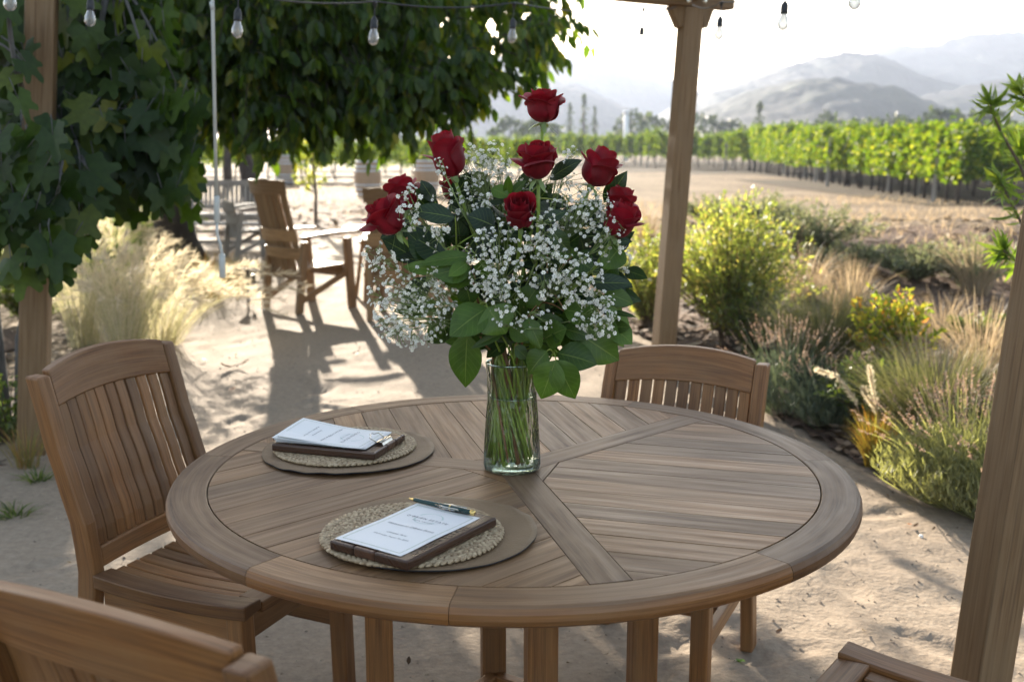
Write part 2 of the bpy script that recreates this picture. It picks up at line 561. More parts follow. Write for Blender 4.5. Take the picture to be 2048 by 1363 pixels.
grid_sheet("planting_bed", xs, ys, lambda x, y: mound(x, y) + 0.02 * fb(x, y, 7, 4) + 0.012 * fb(x, y, 19, 2), M_MULCH, lambda x, y: x > bed_edge(y) and y < 12.8 + 1.2 * noise.noise(V((x * .3, y * .2, 5))))
M_BANK = M_DRY
xs = list(np.linspace(-1.5, 26, 120))
ys = list(np.linspace(11, 24, 80))
grid_sheet("field_bank", xs, ys, lambda x, y: mound(x, y) - .006 + .035 * fb(x, y, 1.7) - .09 * min(max((y - 20) / 3, 0), 1), M_BANK, lambda x, y: x > bed_edge(y) + .3)

xs = list(np.linspace(-12, -1.4, 150))
ys = list(np.linspace(1, 8.4, 60))
grid_sheet("soil", xs, ys, lambda x, y: 0.004 - 0.028 * min(max((x + 2.1 + 0.45 * max(0, y - 4.0)) / .55, 0), 1) + 0.018 * fb(x, y, 1.3) + 0.016 * fb(x, y, 7, 4), M_MULCH, lambda x, y: x < -2.0 - 0.45 * max(0, y - 4.0) + 0.2 * fb(0, y, 1.3))
grid_sheet("mulch_border", list(np.linspace(-16, 3, 90)), list(np.linspace(16.8, 31, 60)), lambda x, y: 0.0 + 0.03 * fb(x, y, 1.2) + 0.02 * fb(x, y, 5), M_MULCH)

def GB(px, py):
    """the point of the planted ground seen at a photo position"""
    for k in range(4000):
        y = 2.5 + k * .008
        p = W(px, py, y)
        if p.z <= (mound(p.x, p.y) if p.x > bed_edge(p.y) else 0): return p
    return G(px, py)

# ------------------------------------------------------------------ foliage primitives
def strip(mb, pts, wid, side, tone=None, mi=0):
    """thin blade along pts, wid per point, side = width direction"""
    n = len(pts)
    vs_, fs, us = [], [], []
    for k, p in enumerate(pts):
        w = wid[k] / 2
        vs_ += [p - side * w, p + side * w]
    for k in range(n - 1):
        fs.append((2 * k, 2 * k + 1, 2 * k + 3, 2 * k + 2))
        us.append([(k / n, -1), (k / n, 1), ((k + 1) / n, 1), ((k + 1) / n, -1)])
    mb.add(vs_, fs, us, tone, mi)

def leaf(mb, base, tip, width, nrm, fold=0.15, bend=0.1, ns=6, peak=0.42, wave=0.0, nc=2, mi=0, sharp=1.0):
    """a single blade: midrib from base to tip, folded along it and bent away from nrm"""
    base, tip = V(base), V(tip)
    ax = tip - base
    ln = ax.length
    if ln < 1e-6: return
    ax.normalize()
    nrm = V(nrm)
    nrm = nrm - ax * nrm.dot(ax)
    if nrm.length < 1e-5: nrm = ax.orthogonal()
    nrm.normalize()
    sd_ = ax.cross(nrm)
    ph = rnd(0, 6)
    cols = 2 * nc + 1
    vs_, fs, us = [], [], []
    for k in range(ns + 1):
        s = k / ns
        if s < peak: w = math.sin(math.pi / 2 * (s / peak)) ** 0.75
        else: w = math.cos(math.pi / 2 * ((s - peak) / (1 - peak)) ** (1.15 * sharp)) ** (0.95 * sharp)
        w = max(w, 0.02) * width / 2
        mid_ = base + ax * (s * ln) - nrm * (bend * ln * (s - 0.35) ** 2 * 1.6)
        for j in range(-nc, nc + 1):
            t = j / nc
            wv = wave * width * math.sin(s * 9 + ph + (1.5 if t > 0 else 0)) * abs(t)
            vs_.append(mid_ + sd_ * (t * w) + nrm * (fold * abs(t) * w - fold * 0.5 * w * t * t + wv))
    for k in range(ns):
        for j in range(2 * nc):
            a = k * cols + j
            fs.append((a, a + 1, a + cols + 1, a + cols))
            us.append([(k / ns, j / nc - 1), (k / ns, (j + 1) / nc - 1), ((k + 1) / ns, (j + 1) / nc - 1), ((k + 1) / ns, j / nc - 1)])
    mb.add(vs_, fs, us, None, mi)

def qleaf(mb, base, tip, width, nrm, mi=0, fold=0.25):
    """cheap leaf: two folded halves"""
    ax = tip - base
    sd_ = ax.cross(nrm)
    if sd_.length < 1e-7: sd_ = ax.orthogonal()
    sd_.normalize()
    n = sd_.cross(ax).normalized()
    m1, m2 = base + ax * 0.33, base + ax * 0.7
    w = width / 2
    f = n * (fold * w)
    mb.add([base, m1 - sd_ * w + f, m1, m1 + sd_ * w + f, m2 - sd_ * w * .8 + f, m2, m2 + sd_ * w * .8 + f, tip],
           [(0, 1, 2), (0, 2, 3), (1, 4, 5, 2), (2, 5, 6, 3), (4, 7, 5), (5, 7, 6)], None, None, mi)

def rv(s=1.0):
    while True:
        v = V((rnd(-1, 1), rnd(-1, 1), rnd(-1, 1)))
        if 0.05 < v.length < 1: return v * s

def clump(name, base, h, spread, n, mat, label, cat, group=None, wid=0.004, lean=(0, 0), plume=0, pmat=None, root=0.06, droop=0.5, hvar=0.35, plen=0.16, pw=0.018):
    """a tuft of grass blades leaning outwards from one root, some with a seed plume"""
    r = empty(name, base, 0, label, cat, group)
    mb, pl = MB(), MB()
    for i in range(n):
        a = rnd(0, 2 * math.pi)
        hh = h * rnd(1 - hvar, 1.08)
        out = spread * rnd(0.05, 1.0) ** 0.8
        p0 = V((math.cos(a) * root * rnd(0, 1), math.sin(a) * root * rnd(0, 1), -0.01))
        d = V((math.cos(a) * out + lean[0] * hh, math.sin(a) * out + lean[1] * hh, 0))
        p1 = p0 + d * 0.3 + V((0, 0, hh * 0.7))
        p2 = p0 + d + V((0, 0, hh * (1 - droop * (out / max(spread, 1e-3)) ** 2 * 0.6)))
        pts = bez(p0, p1, p2, 6)
        side = V((rnd(-1, 1), rnd(-1, 1), rnd(-.2, .2))).normalized()
        ww = wid * rnd(0.6, 1.3)
        strip(mb, pts, [ww, ww, ww * .9, ww * .75, ww * .5, ww * .12], side)
        if plume and i < plume:
            tipd = (pts[-1] - pts[-2]).normalized()
            for q in range(26):
                t = q / 26
                b_ = pts[-1] - tipd * plen * (1 - t) * 0.8 + V((0, 0, -plen * 0.25 * t * t))
                e = b_ + (tipd * 1.2 + rv(0.9)).normalized() * plen * 0.34
                sdv = rv().normalized()
                strip(pl, [b_, (b_ + e) / 2 + rv(0.004), e], [pw * .08, pw * .12, pw * .03], sdv)
    mb.build("blades", mat, r)
    if plume: pl.build("plumes", pmat or mat, r)
    return r

G_BLOND = leafmat("blond_grass", [(0, (0.32, 0.34, 0.18)), (0.5, (0.50, 0.46, 0.33)), (1, (0.64, 0.6, 0.49))], 0.5, (1.1, 1.05, 0.85), 0.5)
G_PLUME = leafmat("cream_plume", [(0, (0.62, 0.55, 0.42)), (1, (0.75, 0.68, 0.55))], 0.5, (1.0, 0.97, 0.9), 0.6)
G_OLIVE = leafmat("olive_grass", [(0, (0.10, 0.105, 0.05)), (0.6, (0.16, 0.165, 0.085)), (1, (0.26, 0.24, 0.13))], 0.4, (1.2, 1.15, 0.7), 0.5)
G_ORANGE = leafmat("amber_grass", [(0, (0.42, 0.22, 0.06)), (0.5, (0.36, 0.31, 0.08)), (1, (0.2, 0.25, 0.06))], 0.45, (1.3, 1.1, 0.5), 0.5)
G_RUST = leafmat("rusty_grass", [(0, (0.30, 0.17, 0.07)), (0.5, (0.24, 0.2, 0.07)), (1, (0.12, 0.15, 0.05))], 0.4, (1.3, 1.1, 0.6), 0.5)
G_DRY = leafmat("straw", [(0, (0.28, 0.215, 0.145)), (0.6, (0.40, 0.325, 0.235)), (1, (0.48, 0.41, 0.31))], 0.4, (1.1, 1.0, 0.8), 0.6)
F_LAV = leafmat("lavender_leaf", [(0, (0.15, 0.155, 0.085)), (0.6, (0.26, 0.265, 0.14)), (1, (0.36, 0.35, 0.18))], 0.42, (1.3, 1.3, 0.6), 0.6)
F_LAVD = leafmat("grey_lavender_leaf", [(0, (0.06, 0.085, 0.065)), (0.6, (0.11, 0.14, 0.10)), (1, (0.16, 0.18, 0.11))], 0.3, (1.2, 1.2, 0.8), 0.6)
F_SPIKE = leafmat("faded_spike", [(0, (0.26, 0.18, 0.15)), (0.6, (0.36, 0.27, 0.22)), (1, (0.44, 0.34, 0.26))], 0.35, (1.1, 0.95, 0.8), 0.7)
F_YEL = leafmat("golden_shrub", [(0, (0.11, 0.15, 0.05)), (0.45, (0.20, 0.25, 0.09)), (0.8, (0.31, 0.33, 0.15)), (1, (0.44, 0.35, 0.17))], 0.55, (1.5, 1.45, 0.5), 0.5)
F_SHRUB = leafmat("green_shrub", [(0, (0.05, 0.085, 0.03)), (0.6, (0.10, 0.14, 0.045)), (1, (0.17, 0.2, 0.05))], 0.45, (1.5, 1.5, 0.5), 0.5)
F_NAND = leafmat("nandina_leaf", [(0, (0.14, 0.20, 0.04)), (0.5, (0.28, 0.31, 0.06)), (0.85, (0.45, 0.38, 0.08)), (1, (0.6, 0.24, 0.10))], 0.6, (1.5, 1.45, 0.6), 0.45)
F_SAGE = leafmat("grey_sage", [(0, (0.12, 0.14, 0.085)), (0.6, (0.19, 0.21, 0.13)), (1, (0.27, 0.26, 0.16))], 0.4, (1.2, 1.2, 0.8), 0.6)
F_WHITE = leafmat("white_petals", [(0, (0.75, 0.74, 0.7)), (1, (0.82, 0.8, 0.76))], 0.4, (1, 1, 1), 0.6)
F_VINE = leafmat("vine_leaf", [(0, (0.035, 0.07, 0.014)), (0.5, (0.065, 0.115, 0.02)), (0.85, (0.11, 0.155, 0.026)), (1, (0.20, 0.225, 0.04))], 0.5, (1.9, 1.75, 0.45), 0.65, 0.15)

def lavender(base, h, spread, n, nspike, fm, label, group, seedlean=(0, 0)):
    r = empty("lavender_plant", base, 0, label, "plant", group)
    mb, sp = MB(), MB()
    for i in range(n):
        a = rnd(0, 2 * math.pi)
        q = rnd(0, 1) ** 0.6
        out = spread * q
        hh = h * 0.72 * math.sqrt(max(0.05, 1 - 0.75 * q * q)) * rnd(0.65, 1.05)
        p0 = V((math.cos(a) * out * 0.35, math.sin(a) * out * 0.35, -0.01))
        p2 = V((math.cos(a) * out, math.sin(a) * out, hh))
        pts = bez(p0, (p0 + p2) / 2 + V((math.cos(a), math.sin(a), 0)) * out * 0.12, p2, 5)
        strip(mb, pts, [.003, .003, .003, .003, .001], rv().normalized())
        for k in range(9):
            t = rnd(0.35, 1)
            p = pts[min(int(t * 4), 3)].lerp(pts[min(int(t * 4) + 1, 4)], (t * 4) % 1)
            d = (V((0, 0, 1)) + rv(1.0)).normalized()
            strip(mb, [p, p + d * .02, p + d * .036], [.003, .0045, .0008], rv().normalized())
    for i in range(nspike):
        a = rnd(0, 2 * math.pi)
        q = rnd(0, 1) ** 0.5
        p0 = V((math.cos(a) * spread * q * .6, math.sin(a) * spread * q * .6, h * .4))
        p2 = V((math.cos(a) * spread * q * 1.05 + seedlean[0], math.sin(a) * spread * q * 1.05 + seedlean[1], h * rnd(.82, 1.12) * (1 - .3 * q * q)))
        pts = bez(p0, (p0 + p2) / 2 + V((0, 0, .03)), p2, 5)
        strip(mb, pts, [.0028] * 5, rv().normalized())
        d = (pts[-1] - pts[-2]).normalized()
        for k in range(14):
            c = p2 + d * (k * .0042 - .01) + rv(.003)
            e = c + (d * .7 + rv(1)).normalized() * .008
            strip(sp, [c, (c + e) / 2, e], [.003, .006, .002], rv().normalized())
    mb.build("foliage", fm, r)
    sp.build("flower_spikes", F_SPIKE, r)
    return r

def shrub(name, base, rad, h, nst, nleaf, ll, lw, fm, label, cat="shrub", group=None, up=0.8, flowers=0, fmat=None, z0=0.05, squeeze=0.75, smat=None):
    """twiggy shrub: stems from one root, leaves set along the stems"""
    r = empty(name, base, 0, label, cat, group)
    st, lf, fl = MB(), MB(), MB()
    tips = []
    for i in range(nst):
        a = rnd(0, 2 * math.pi)
        q = rnd(0, 1) ** 0.55
        d = V((math.cos(a), math.sin(a), 0))
        hh = h * rnd(0.6, 1.05) * (1 - 0.35 * q * q)
        p0 = d * rad * 0.12 * rnd(0, 1)
        p2 = d * rad * q + V((0, 0, hh))
        p1 = d * rad * q * (1 - up) * 1.3 + V((0, 0, hh * 0.6))
        pts = bez(p0, p1, p2, 7)
        st.tube(pts, [.005, .004, .0035, .003, .0025, .002, .001], 4)
        for k in range(nleaf):
            t = rnd(z0, 1) ** squeeze
            j = min(int(t * 6), 5)
            p = pts[j].lerp(pts[j + 1], t * 6 - j) + rv(rad * .05)
            ax = ((pts[j + 1] - pts[j]).normalized() * rnd(.2, 1.2) + rv(1.0)).normalized()
            s = rnd(.6, 1.2)
            qleaf(lf, p, p + ax * ll * s, lw * s, rv().normalized())
        tips.append(pts[-1])
    for i in range(flowers):
        p = random.choice(tips) + rv(.05)
        for k in range(7):
            e = p + rv(.022)
            qleaf(fl, p, e, .014, rv().normalized())
    st.build("stems", smat or M_TWIG, r)
    lf.build("foliage", fm, r)
    if flowers: fl.build("flowers", fmat or F_WHITE, r)
    return r
# ------------------------------------------------------------------ pergola
LEAN = V((0.067, 0.071, 1.0))            # the posts lean with the slope
PA = RAD(14)

def lean_pt(base, z): return V((base[0], base[1], 0)) + LEAN * z

def pergola_post(base, w, ang, ztop, label, zbot=-0.05, lean=None):
    lean = lean or LEAN
    r = empty("pergola_post", (base[0], base[1], 0), 0, label, "post", "pergola posts")
    mb = MB()
    c, s = math.cos(ang), math.sin(ang)
    rings = []
    for z in (zbot, ztop * .25, ztop * .5, ztop * .75, ztop):
        p = lean * z
        rings.append([p + V((x * c - y * s, x * s + y * c, 0)) * (w / 2) for x, y in ((-1, -1), (1, -1), (1, 1), (-1, 1))])
    # each side its own board-like face so the grain runs up the post
    mb.loft(rings)
    mb.build("timber", M_POST, r, bevel=0.006)
    return r

PL = G(66, 906)
PM = V((.948, 6.62, 0))
PR = V((1.188, 2.52, 0))
post_l = pergola_post(PL, 0.124, PA, 2.6, "brown timber pergola post behind the fig branches, beside the blond grasses")
post_m = pergola_post(PM, 0.122, PA, 2.258, "pergola post with angled brackets at its top, rising behind the slatted chair across the table")
post_r = pergola_post(PR, 0.105, PA + RAD(2), 2.6, "nearest pergola post, dark timber beside the lavender and the table edge", lean=V((.108, .071, 1)))
# angled bolt-on brackets at the head of the middle post
c, s = math.cos(PA), math.sin(PA)
ux, uy = V((c, s, 0)), V((-s, c, 0))
for sg, lng in ((-1, .095), (1, .075)):
    mb = MB()
    hd = lean_pt((0, 0), 2.262)
    e = hd + ux * sg * .062
    pts = [e + V((0, 0, -.125)), e + ux * sg * .03 + V((0, 0, -.125)), e + ux * sg * lng + V((0, 0, .0)), e + V((0, 0, .0))]
    pts = [p - LEAN * 0 for p in pts]
    rings = [[p - uy * .045 for p in pts], [p + uy * .045 for p in pts]]
    mb.loft(rings)
    mb.build("bracket", M_POST, post_m, bevel=0.003)
for sg in (-1, 1):
    for k in (0, 1):
        mb = MB()
        p = lean_pt((0, 0), 2.31) + ux * (sg * .05) - uy * .075 + V((0, 0, -.02 * k))
        mb.lathe([(0, -.006), (.014, -.006), (.014, .004), (0, .006)], 10, p, M=Matrix.Rotation(RAD(90), 3, 'X'))
        mb.build("bolt", M_STEEL, post_m)
# beams
hm, hl, hr = lean_pt(PM, 2.262), lean_pt(PL, 2.55), lean_pt(PR, 2.55)
def beam_thing(a, b, label, w=.10, h=.19, over=.3):
    a, b = V(a), V(b)
    d = (b - a).normalized()
    r = empty("pergola_beam", a, 0, label, "beam", "pergola beams")
    mb = MB()
    mb.beam(-d * over + V((0, 0, h / 2)), (b - a) + d * over + V((0, 0, h / 2)), w, h)
    mb.build("timber", M_POST, r, bevel=0.005)
    return r
beam_thing(hm, (hl.x, hl.y, hm.z + .02), "timber beam across the top of the bracketed post, above the tree")
beam_thing(hm + V((0.0, -0.05, 0.03)), (hr.x + .35, hr.y, hm.z + .06), "timber beam running from the bracketed post towards the near post", .05, .19, .05)

# ------------------------------------------------------------------ string lights
M_GLASSB, nt, out = newmat("bulb_glass")
tr = N(nt, "ShaderNodeBsdfTransparent"); tr.inputs[0].default_value = (.6, .62, .64, 1)
gl = N(nt, "ShaderNodeBsdfGlossy"); gl.inputs['Roughness'].default_value = .05
lw = N(nt, "ShaderNodeLayerWeight"); lw.inputs[0].default_value = .55
mx = N(nt, "ShaderNodeMixShader")
tl = N(nt, "ShaderNodeBsdfTranslucent"); tl.inputs[0].default_value = (.9, .9, .88, 1)
m0 = N(nt, "ShaderNodeMixShader"); m0.inputs[0].default_value = .25
L(nt, tr.outputs[0], m0.inputs[1]); L(nt, tl.outputs[0], m0.inputs[2])
L(nt, lw.outputs['Facing'], mx.inputs[0]); L(nt, m0.outputs[0], mx.inputs[1]); L(nt, gl.outputs[0], mx.inputs[2]); L(nt, mx.outputs[0], out.inputs[0])

def light_string(name, anchors, drops, label, rc=.0035):
    """cable through anchors; drops = (top point of the drop, length to socket, with bulb)"""
    r = empty(name, (0, 0, 0), 0, label, "string lights", "strings of lights under the pergola")
    mb = MB()
    for a, b in zip(anchors, anchors[1:]):
        mid_ = (V(a) + V(b)) / 2 - V((0, 0, .03 + .02 * (V(b) - V(a)).length))
        mb.tube(bez(a, mid_, b, 9), rc, 5)
    dn = -LEAN.normalized()
    mb2 = []
    for top, ln, bulb in drops:
        top = V(top)
        mb.tube([top + V((0, 0, .01)), top + dn * ln], .0022, 5)
        mb.lathe([(.002, -.018), (.007, -.006), (.010, .004), (.004, .012)], 8, top)
        so = MB()
        M = Matrix.Rotation(0, 3, 'X')
        q = (-dn).to_track_quat('Z', 'Y').to_matrix()
        base = top + dn * ln
        so.lathe([(a_, b_ * .75) for a_, b_ in [(.002, .006), (.008, -.004), (.0135, -.016), (.0145, -.034), (.0140, -.052), (.0155, -.053), (.0155, -.060), (.013, -.060), (0, -.058)]], 14, base, M=q)
        sk = so.build("bulb_socket", M_BLACK, r, True)
        if bulb:
            gb = MB()
            gb.lathe([(a_, b_ * .75) for a_, b_ in [(.011, -.060), (.0125, -.068), (.018, -.088), (.0215, -.108), (.0205, -.124), (.0145, -.138), (.006, -.1445), (0, -.1455)]], 18, base, M=q)
            gb.build("glass_bulb", M_GLASSB, sk, True)
            fm_ = MB()
            pts = [base + q @ V((.005 * math.sin(k * 1.4), .005 * math.cos(k * 1.4), -.05 - .004 * k)) for k in range(9)]
            fm_.tube(pts, .0009, 4)
            fm_.build("filament", M_GOLD, sk)
    mb.build("cable", M_BLACK, r)
    return r
dB = [(W(477, -8, 4.1), .045, True), (W(750, 8, 4.35), .05, True), (W(1028, 10, 5.0), .06, True), (W(1287, 20, 6.3), .095, False)]
light_string("light_string", [W(300, -60, 3.9), dB[0][0] + V((0, 0, .01)), dB[1][0] + V((0, 0, .01)), dB[2][0] + V((0, 0, .01)), dB[3][0] + V((0, 0, .01)), W(1352, 14, 6.4)], dB,
             "black string of bulbs hanging along the beam in front of the tree")
dC = [(W(1443, 8, 5.3), .06, True), (W(1573, -28, 4.3), .06, True), (W(1718, -82, 3.8), .06, True)]
light_string("light_string", [W(1385, 10, 6.2), dC[0][0] + V((0, 0, .01)), dC[1][0] + V((0, 0, .01)), dC[2][0] + V((0, 0, .01)), W(1900, -160, 3.2)], dC,
             "black string of bulbs hanging against the bright sky over the hills")
dD = [(W(182, -30, 4.3), .05, True), (W(22, -80, 3.75), .06, True)]
light_string("light_string", [W(260, -70, 4.6), dD[0][0] + V((0, 0, .01)), dD[1][0] + V((0, 0, .01)), W(-200, -160, 3.2)], dD,
             "black string of bulbs hanging among the fig leaves")

# ------------------------------------------------------------------ awning crank
t0 = W(423, -60, 4.5)
cr = empty("awning_crank", t0, 0, "slim grey crank pole hanging from the pergola in front of the tree", "crank")
def rel(px, py, o=t0, y=4.5): return W(px, py, y) - o
mb = MB(); mb.tube([V((0, 0, 0)), rel(425, 8), rel(433, 396)], .0075, 10); mb.tube([rel(423, 4), rel(425.5, 20)], .0095, 10); mb.build("pole", M_GREYPAINT, cr, True)
mb = MB(); mb.tube([rel(433, 392), rel(433.2, 394), rel(434, 442), rel(434.2, 444)], [.010, .0125, .0125, .010], 12); mb.build("sleeve", M_GREYPAINT, cr, True)
mb = MB(); mb.tube([rel(434, 440), rel(434, 465), rel(437, 478), rel(441, 490), rel(443.5, 505), rel(444, 512)], .006, 10); mb.build("crank_arm", M_GREYPAINT, cr, True)
mb = MB(); mb.tube([rel(443.8, 507), rel(443.9, 509), rel(445, 553), rel(445, 555)], [.010, .0135, .0135, .011], 12); mb.build("handle", M_GREYPAINT, cr, True)

# ------------------------------------------------------------------ dining table
TC = V((0.004, 2.161, 0)); TR_, TZ, TT = 0.70, 0.74, 0.036
RIN = 0.622
table = empty("round_dining_table", TC, 0, "large round slatted teak table carrying the rose bouquet", "table")
def arc(r, a0, a1, n): return [(r * math.cos(lerp(a0, a1, k / (n - 1))), r * math.sin(lerp(a0, a1, k / (n - 1)))) for k in range(n)]
# rim: curved segments with a rounded outer edge
rim = MB()
joints = [RAD(a) for a in (5, 62, 128, 172, 232, 262, 310)]
for k in range(len(joints)):
    a0 = joints[k]; a1 = joints[(k + 1) % len(joints)]
    if a1 < a0: a1 += 2 * math.pi
    n = max(8, int((a1 - a0) / RAD(3)))
    prof = [(RIN + .0015, TZ - TT), (TR_ - .012, TZ - TT), (TR_ - .003, TZ - TT + .006), (TR_, TZ - TT * .6), (TR_ - .0005, TZ - .012), (TR_ - .005, TZ - .003), (TR_ - .012, TZ), (RIN + .003, TZ), (RIN + .0015, TZ - .0012)]
    rings = []
    g = RAD(.05)
    for j in range(n + 1):
        a = lerp(a0 + g, a1 - g, j / n)
        rings.append([V((r * math.cos(a), r * math.sin(a), z)) for r, z in prof])
    f0 = len(rim.f)
    rim.loft(rings, True, True)
    for q in range(n * len(prof)):
        if 1 <= q % len(prof) <= 4: rim.mi[f0 + q] = 1
M_RIM = M_TOP
ro = rim.build("rim", [M_TOP, M_TEAK], table, False)
# edge band looks browner than the top: same boards, less weathered on the side
hw = 0.035
def panel_clip(poly, a, b, c_):
    """keep a*x+b*y<=c"""
    o_ = []
    for i in range(len(poly)):
        p, q = poly[i], poly[(i + 1) % len(poly)]
        dp, dq = a * p[0] + b * p[1] - c_, a * q[0] + b * q[1] - c_
        if dp <= 0: o_.append(p)
        if (dp < 0 < dq) or (dq < 0 < dp):
            t = dp / (dp - dq)
            o_.append((lerp(p[0], q[0], t), lerp(p[1], q[1], t)))
    return o_
SPK = [RAD(44), RAD(164), RAD(284)]
gap = .0009
for k in range(3):
    pm = MB()
    a_sp = SPK[k]; bis = a_sp + RAD(60); a2 = a_sp + RAD(120)
    bd = (math.cos(bis), math.sin(bis)); bn = (-bd[1], bd[0])
    wbd = 0.0745
    nb = int(2 * RIN / wbd) + 2
    for i in range(-nb // 2, nb // 2 + 1):
        lo, hi = (i - .5) * wbd, (i + .5) * wbd
        circ = arc(RIN - .0012, bis - math.pi / 2, bis + math.pi / 2, 60)
        poly = [p for p in circ]
        poly = panel_clip(poly, bn[0], bn[1], hi - gap)
        if len(poly) > 2: poly = panel_clip(poly, -bn[0], -bn[1], -(lo + gap))
        # keep between the spokes
        n1 = (math.sin(a_sp), -math.cos(a_sp))     # right of first spoke is outside
        if len(poly) > 2: poly = panel_clip(poly, n1[0], n1[1], -(hw + .0012))
        n2 = (-math.sin(a2), math.cos(a2))
        if len(poly) > 2: poly = panel_clip(poly, n2[0], n2[1], -(hw + .0012))
        if len(poly) > 2: poly = panel_clip(poly, -bd[0], -bd[1], -.082)
        if len(poly) > 2:
            pm.prism(poly, TZ - .022, TZ - rnd(.0003, .0012), ga=bis)
    pm.build("board_panel", M_TOP, table, bevel=0.0008, seg=1)
    sm = MB()
    d = (math.cos(a_sp), math.sin(a_sp)); nn = (-d[1], d[0])
    def P2(t, s_): return (d[0] * t + nn[0] * s_, d[1] * t + nn[1] * s_)
    # spoke: butts on the hub centre with a mitre
    m0 = hw / math.tan(RAD(60))
    poly = [P2(0.0008, 0), P2(m0 + .0008, -hw), P2(RIN - .002, -hw), P2(RIN - .0006, 0), P2(RIN - .002, hw), P2(m0 + .0008, hw)]
    sm.prism(poly, TZ - .024, TZ - .0002, ga=a_sp)
    sm.build("spoke", M_TOP, table, bevel=0.001, seg=1)
    hb = MB()
    # small triangular hub filler between spokes
    q = .0795
    t1 = (q - 0) 
    xa = hw / math.sin(RAD(60))
    b0 = (bd[0] * (xa + .001), bd[1] * (xa + .001))
    hwid = (q - xa) * math.tan(RAD(60)) - .001
    hb.prism([b0, (bd[0] * q - bn[0] * hwid, bd[1] * q - bn[1] * hwid), (bd[0] * q + bn[0] * hwid, bd[1] * q + bn[1] * hwid)], TZ - .022, TZ - .0006, ga=bis + RAD(90))
    hb.build("hub_block", M_TOP, table)
# legs, apron and cross bearers below
for k in range(4):
    a = RAD(190 + 90 * k)
    lm = MB()
    p = V((.29 * math.cos(a), .29 * math.sin(a), 0))
    M = Matrix.Rotation(RAD(8), 3, 'Z')
    lm.box(p + V((0, 0, (TZ - .06) / 2)), (TZ - .06, .058, .058), M @ Matrix(((0, 0, 1), (0, 1, 0), (1, 0, 0))).transposed(), 0)
    lm.build("leg", M_TEAK, table, bevel=.004)
bmx = MB()
for k in range(2):
    a = RAD(190 + 90 * k)
    d = V((math.cos(a), math.sin(a), 0))
    bmx.beam(d * -.55 + V((0, 0, TZ - .055 - .001 * k)), d * .55 + V((0, 0, TZ - .055 - .001 * k)), .05, .036)
bmx.build("bearer", M_TEAK, table, bevel=.003)
bmx = MB()
for k in range(4):
    a, b = RAD(190 + 90 * k), RAD(280 + 90 * k)
    bmx.beam((.26 * math.cos(a), .26 * math.sin(a), .12), (.26 * math.cos(b), .26 * math.sin(b), .12), .03, .05)
bmx.build("stretcher", M_TEAK, table, bevel=.003)

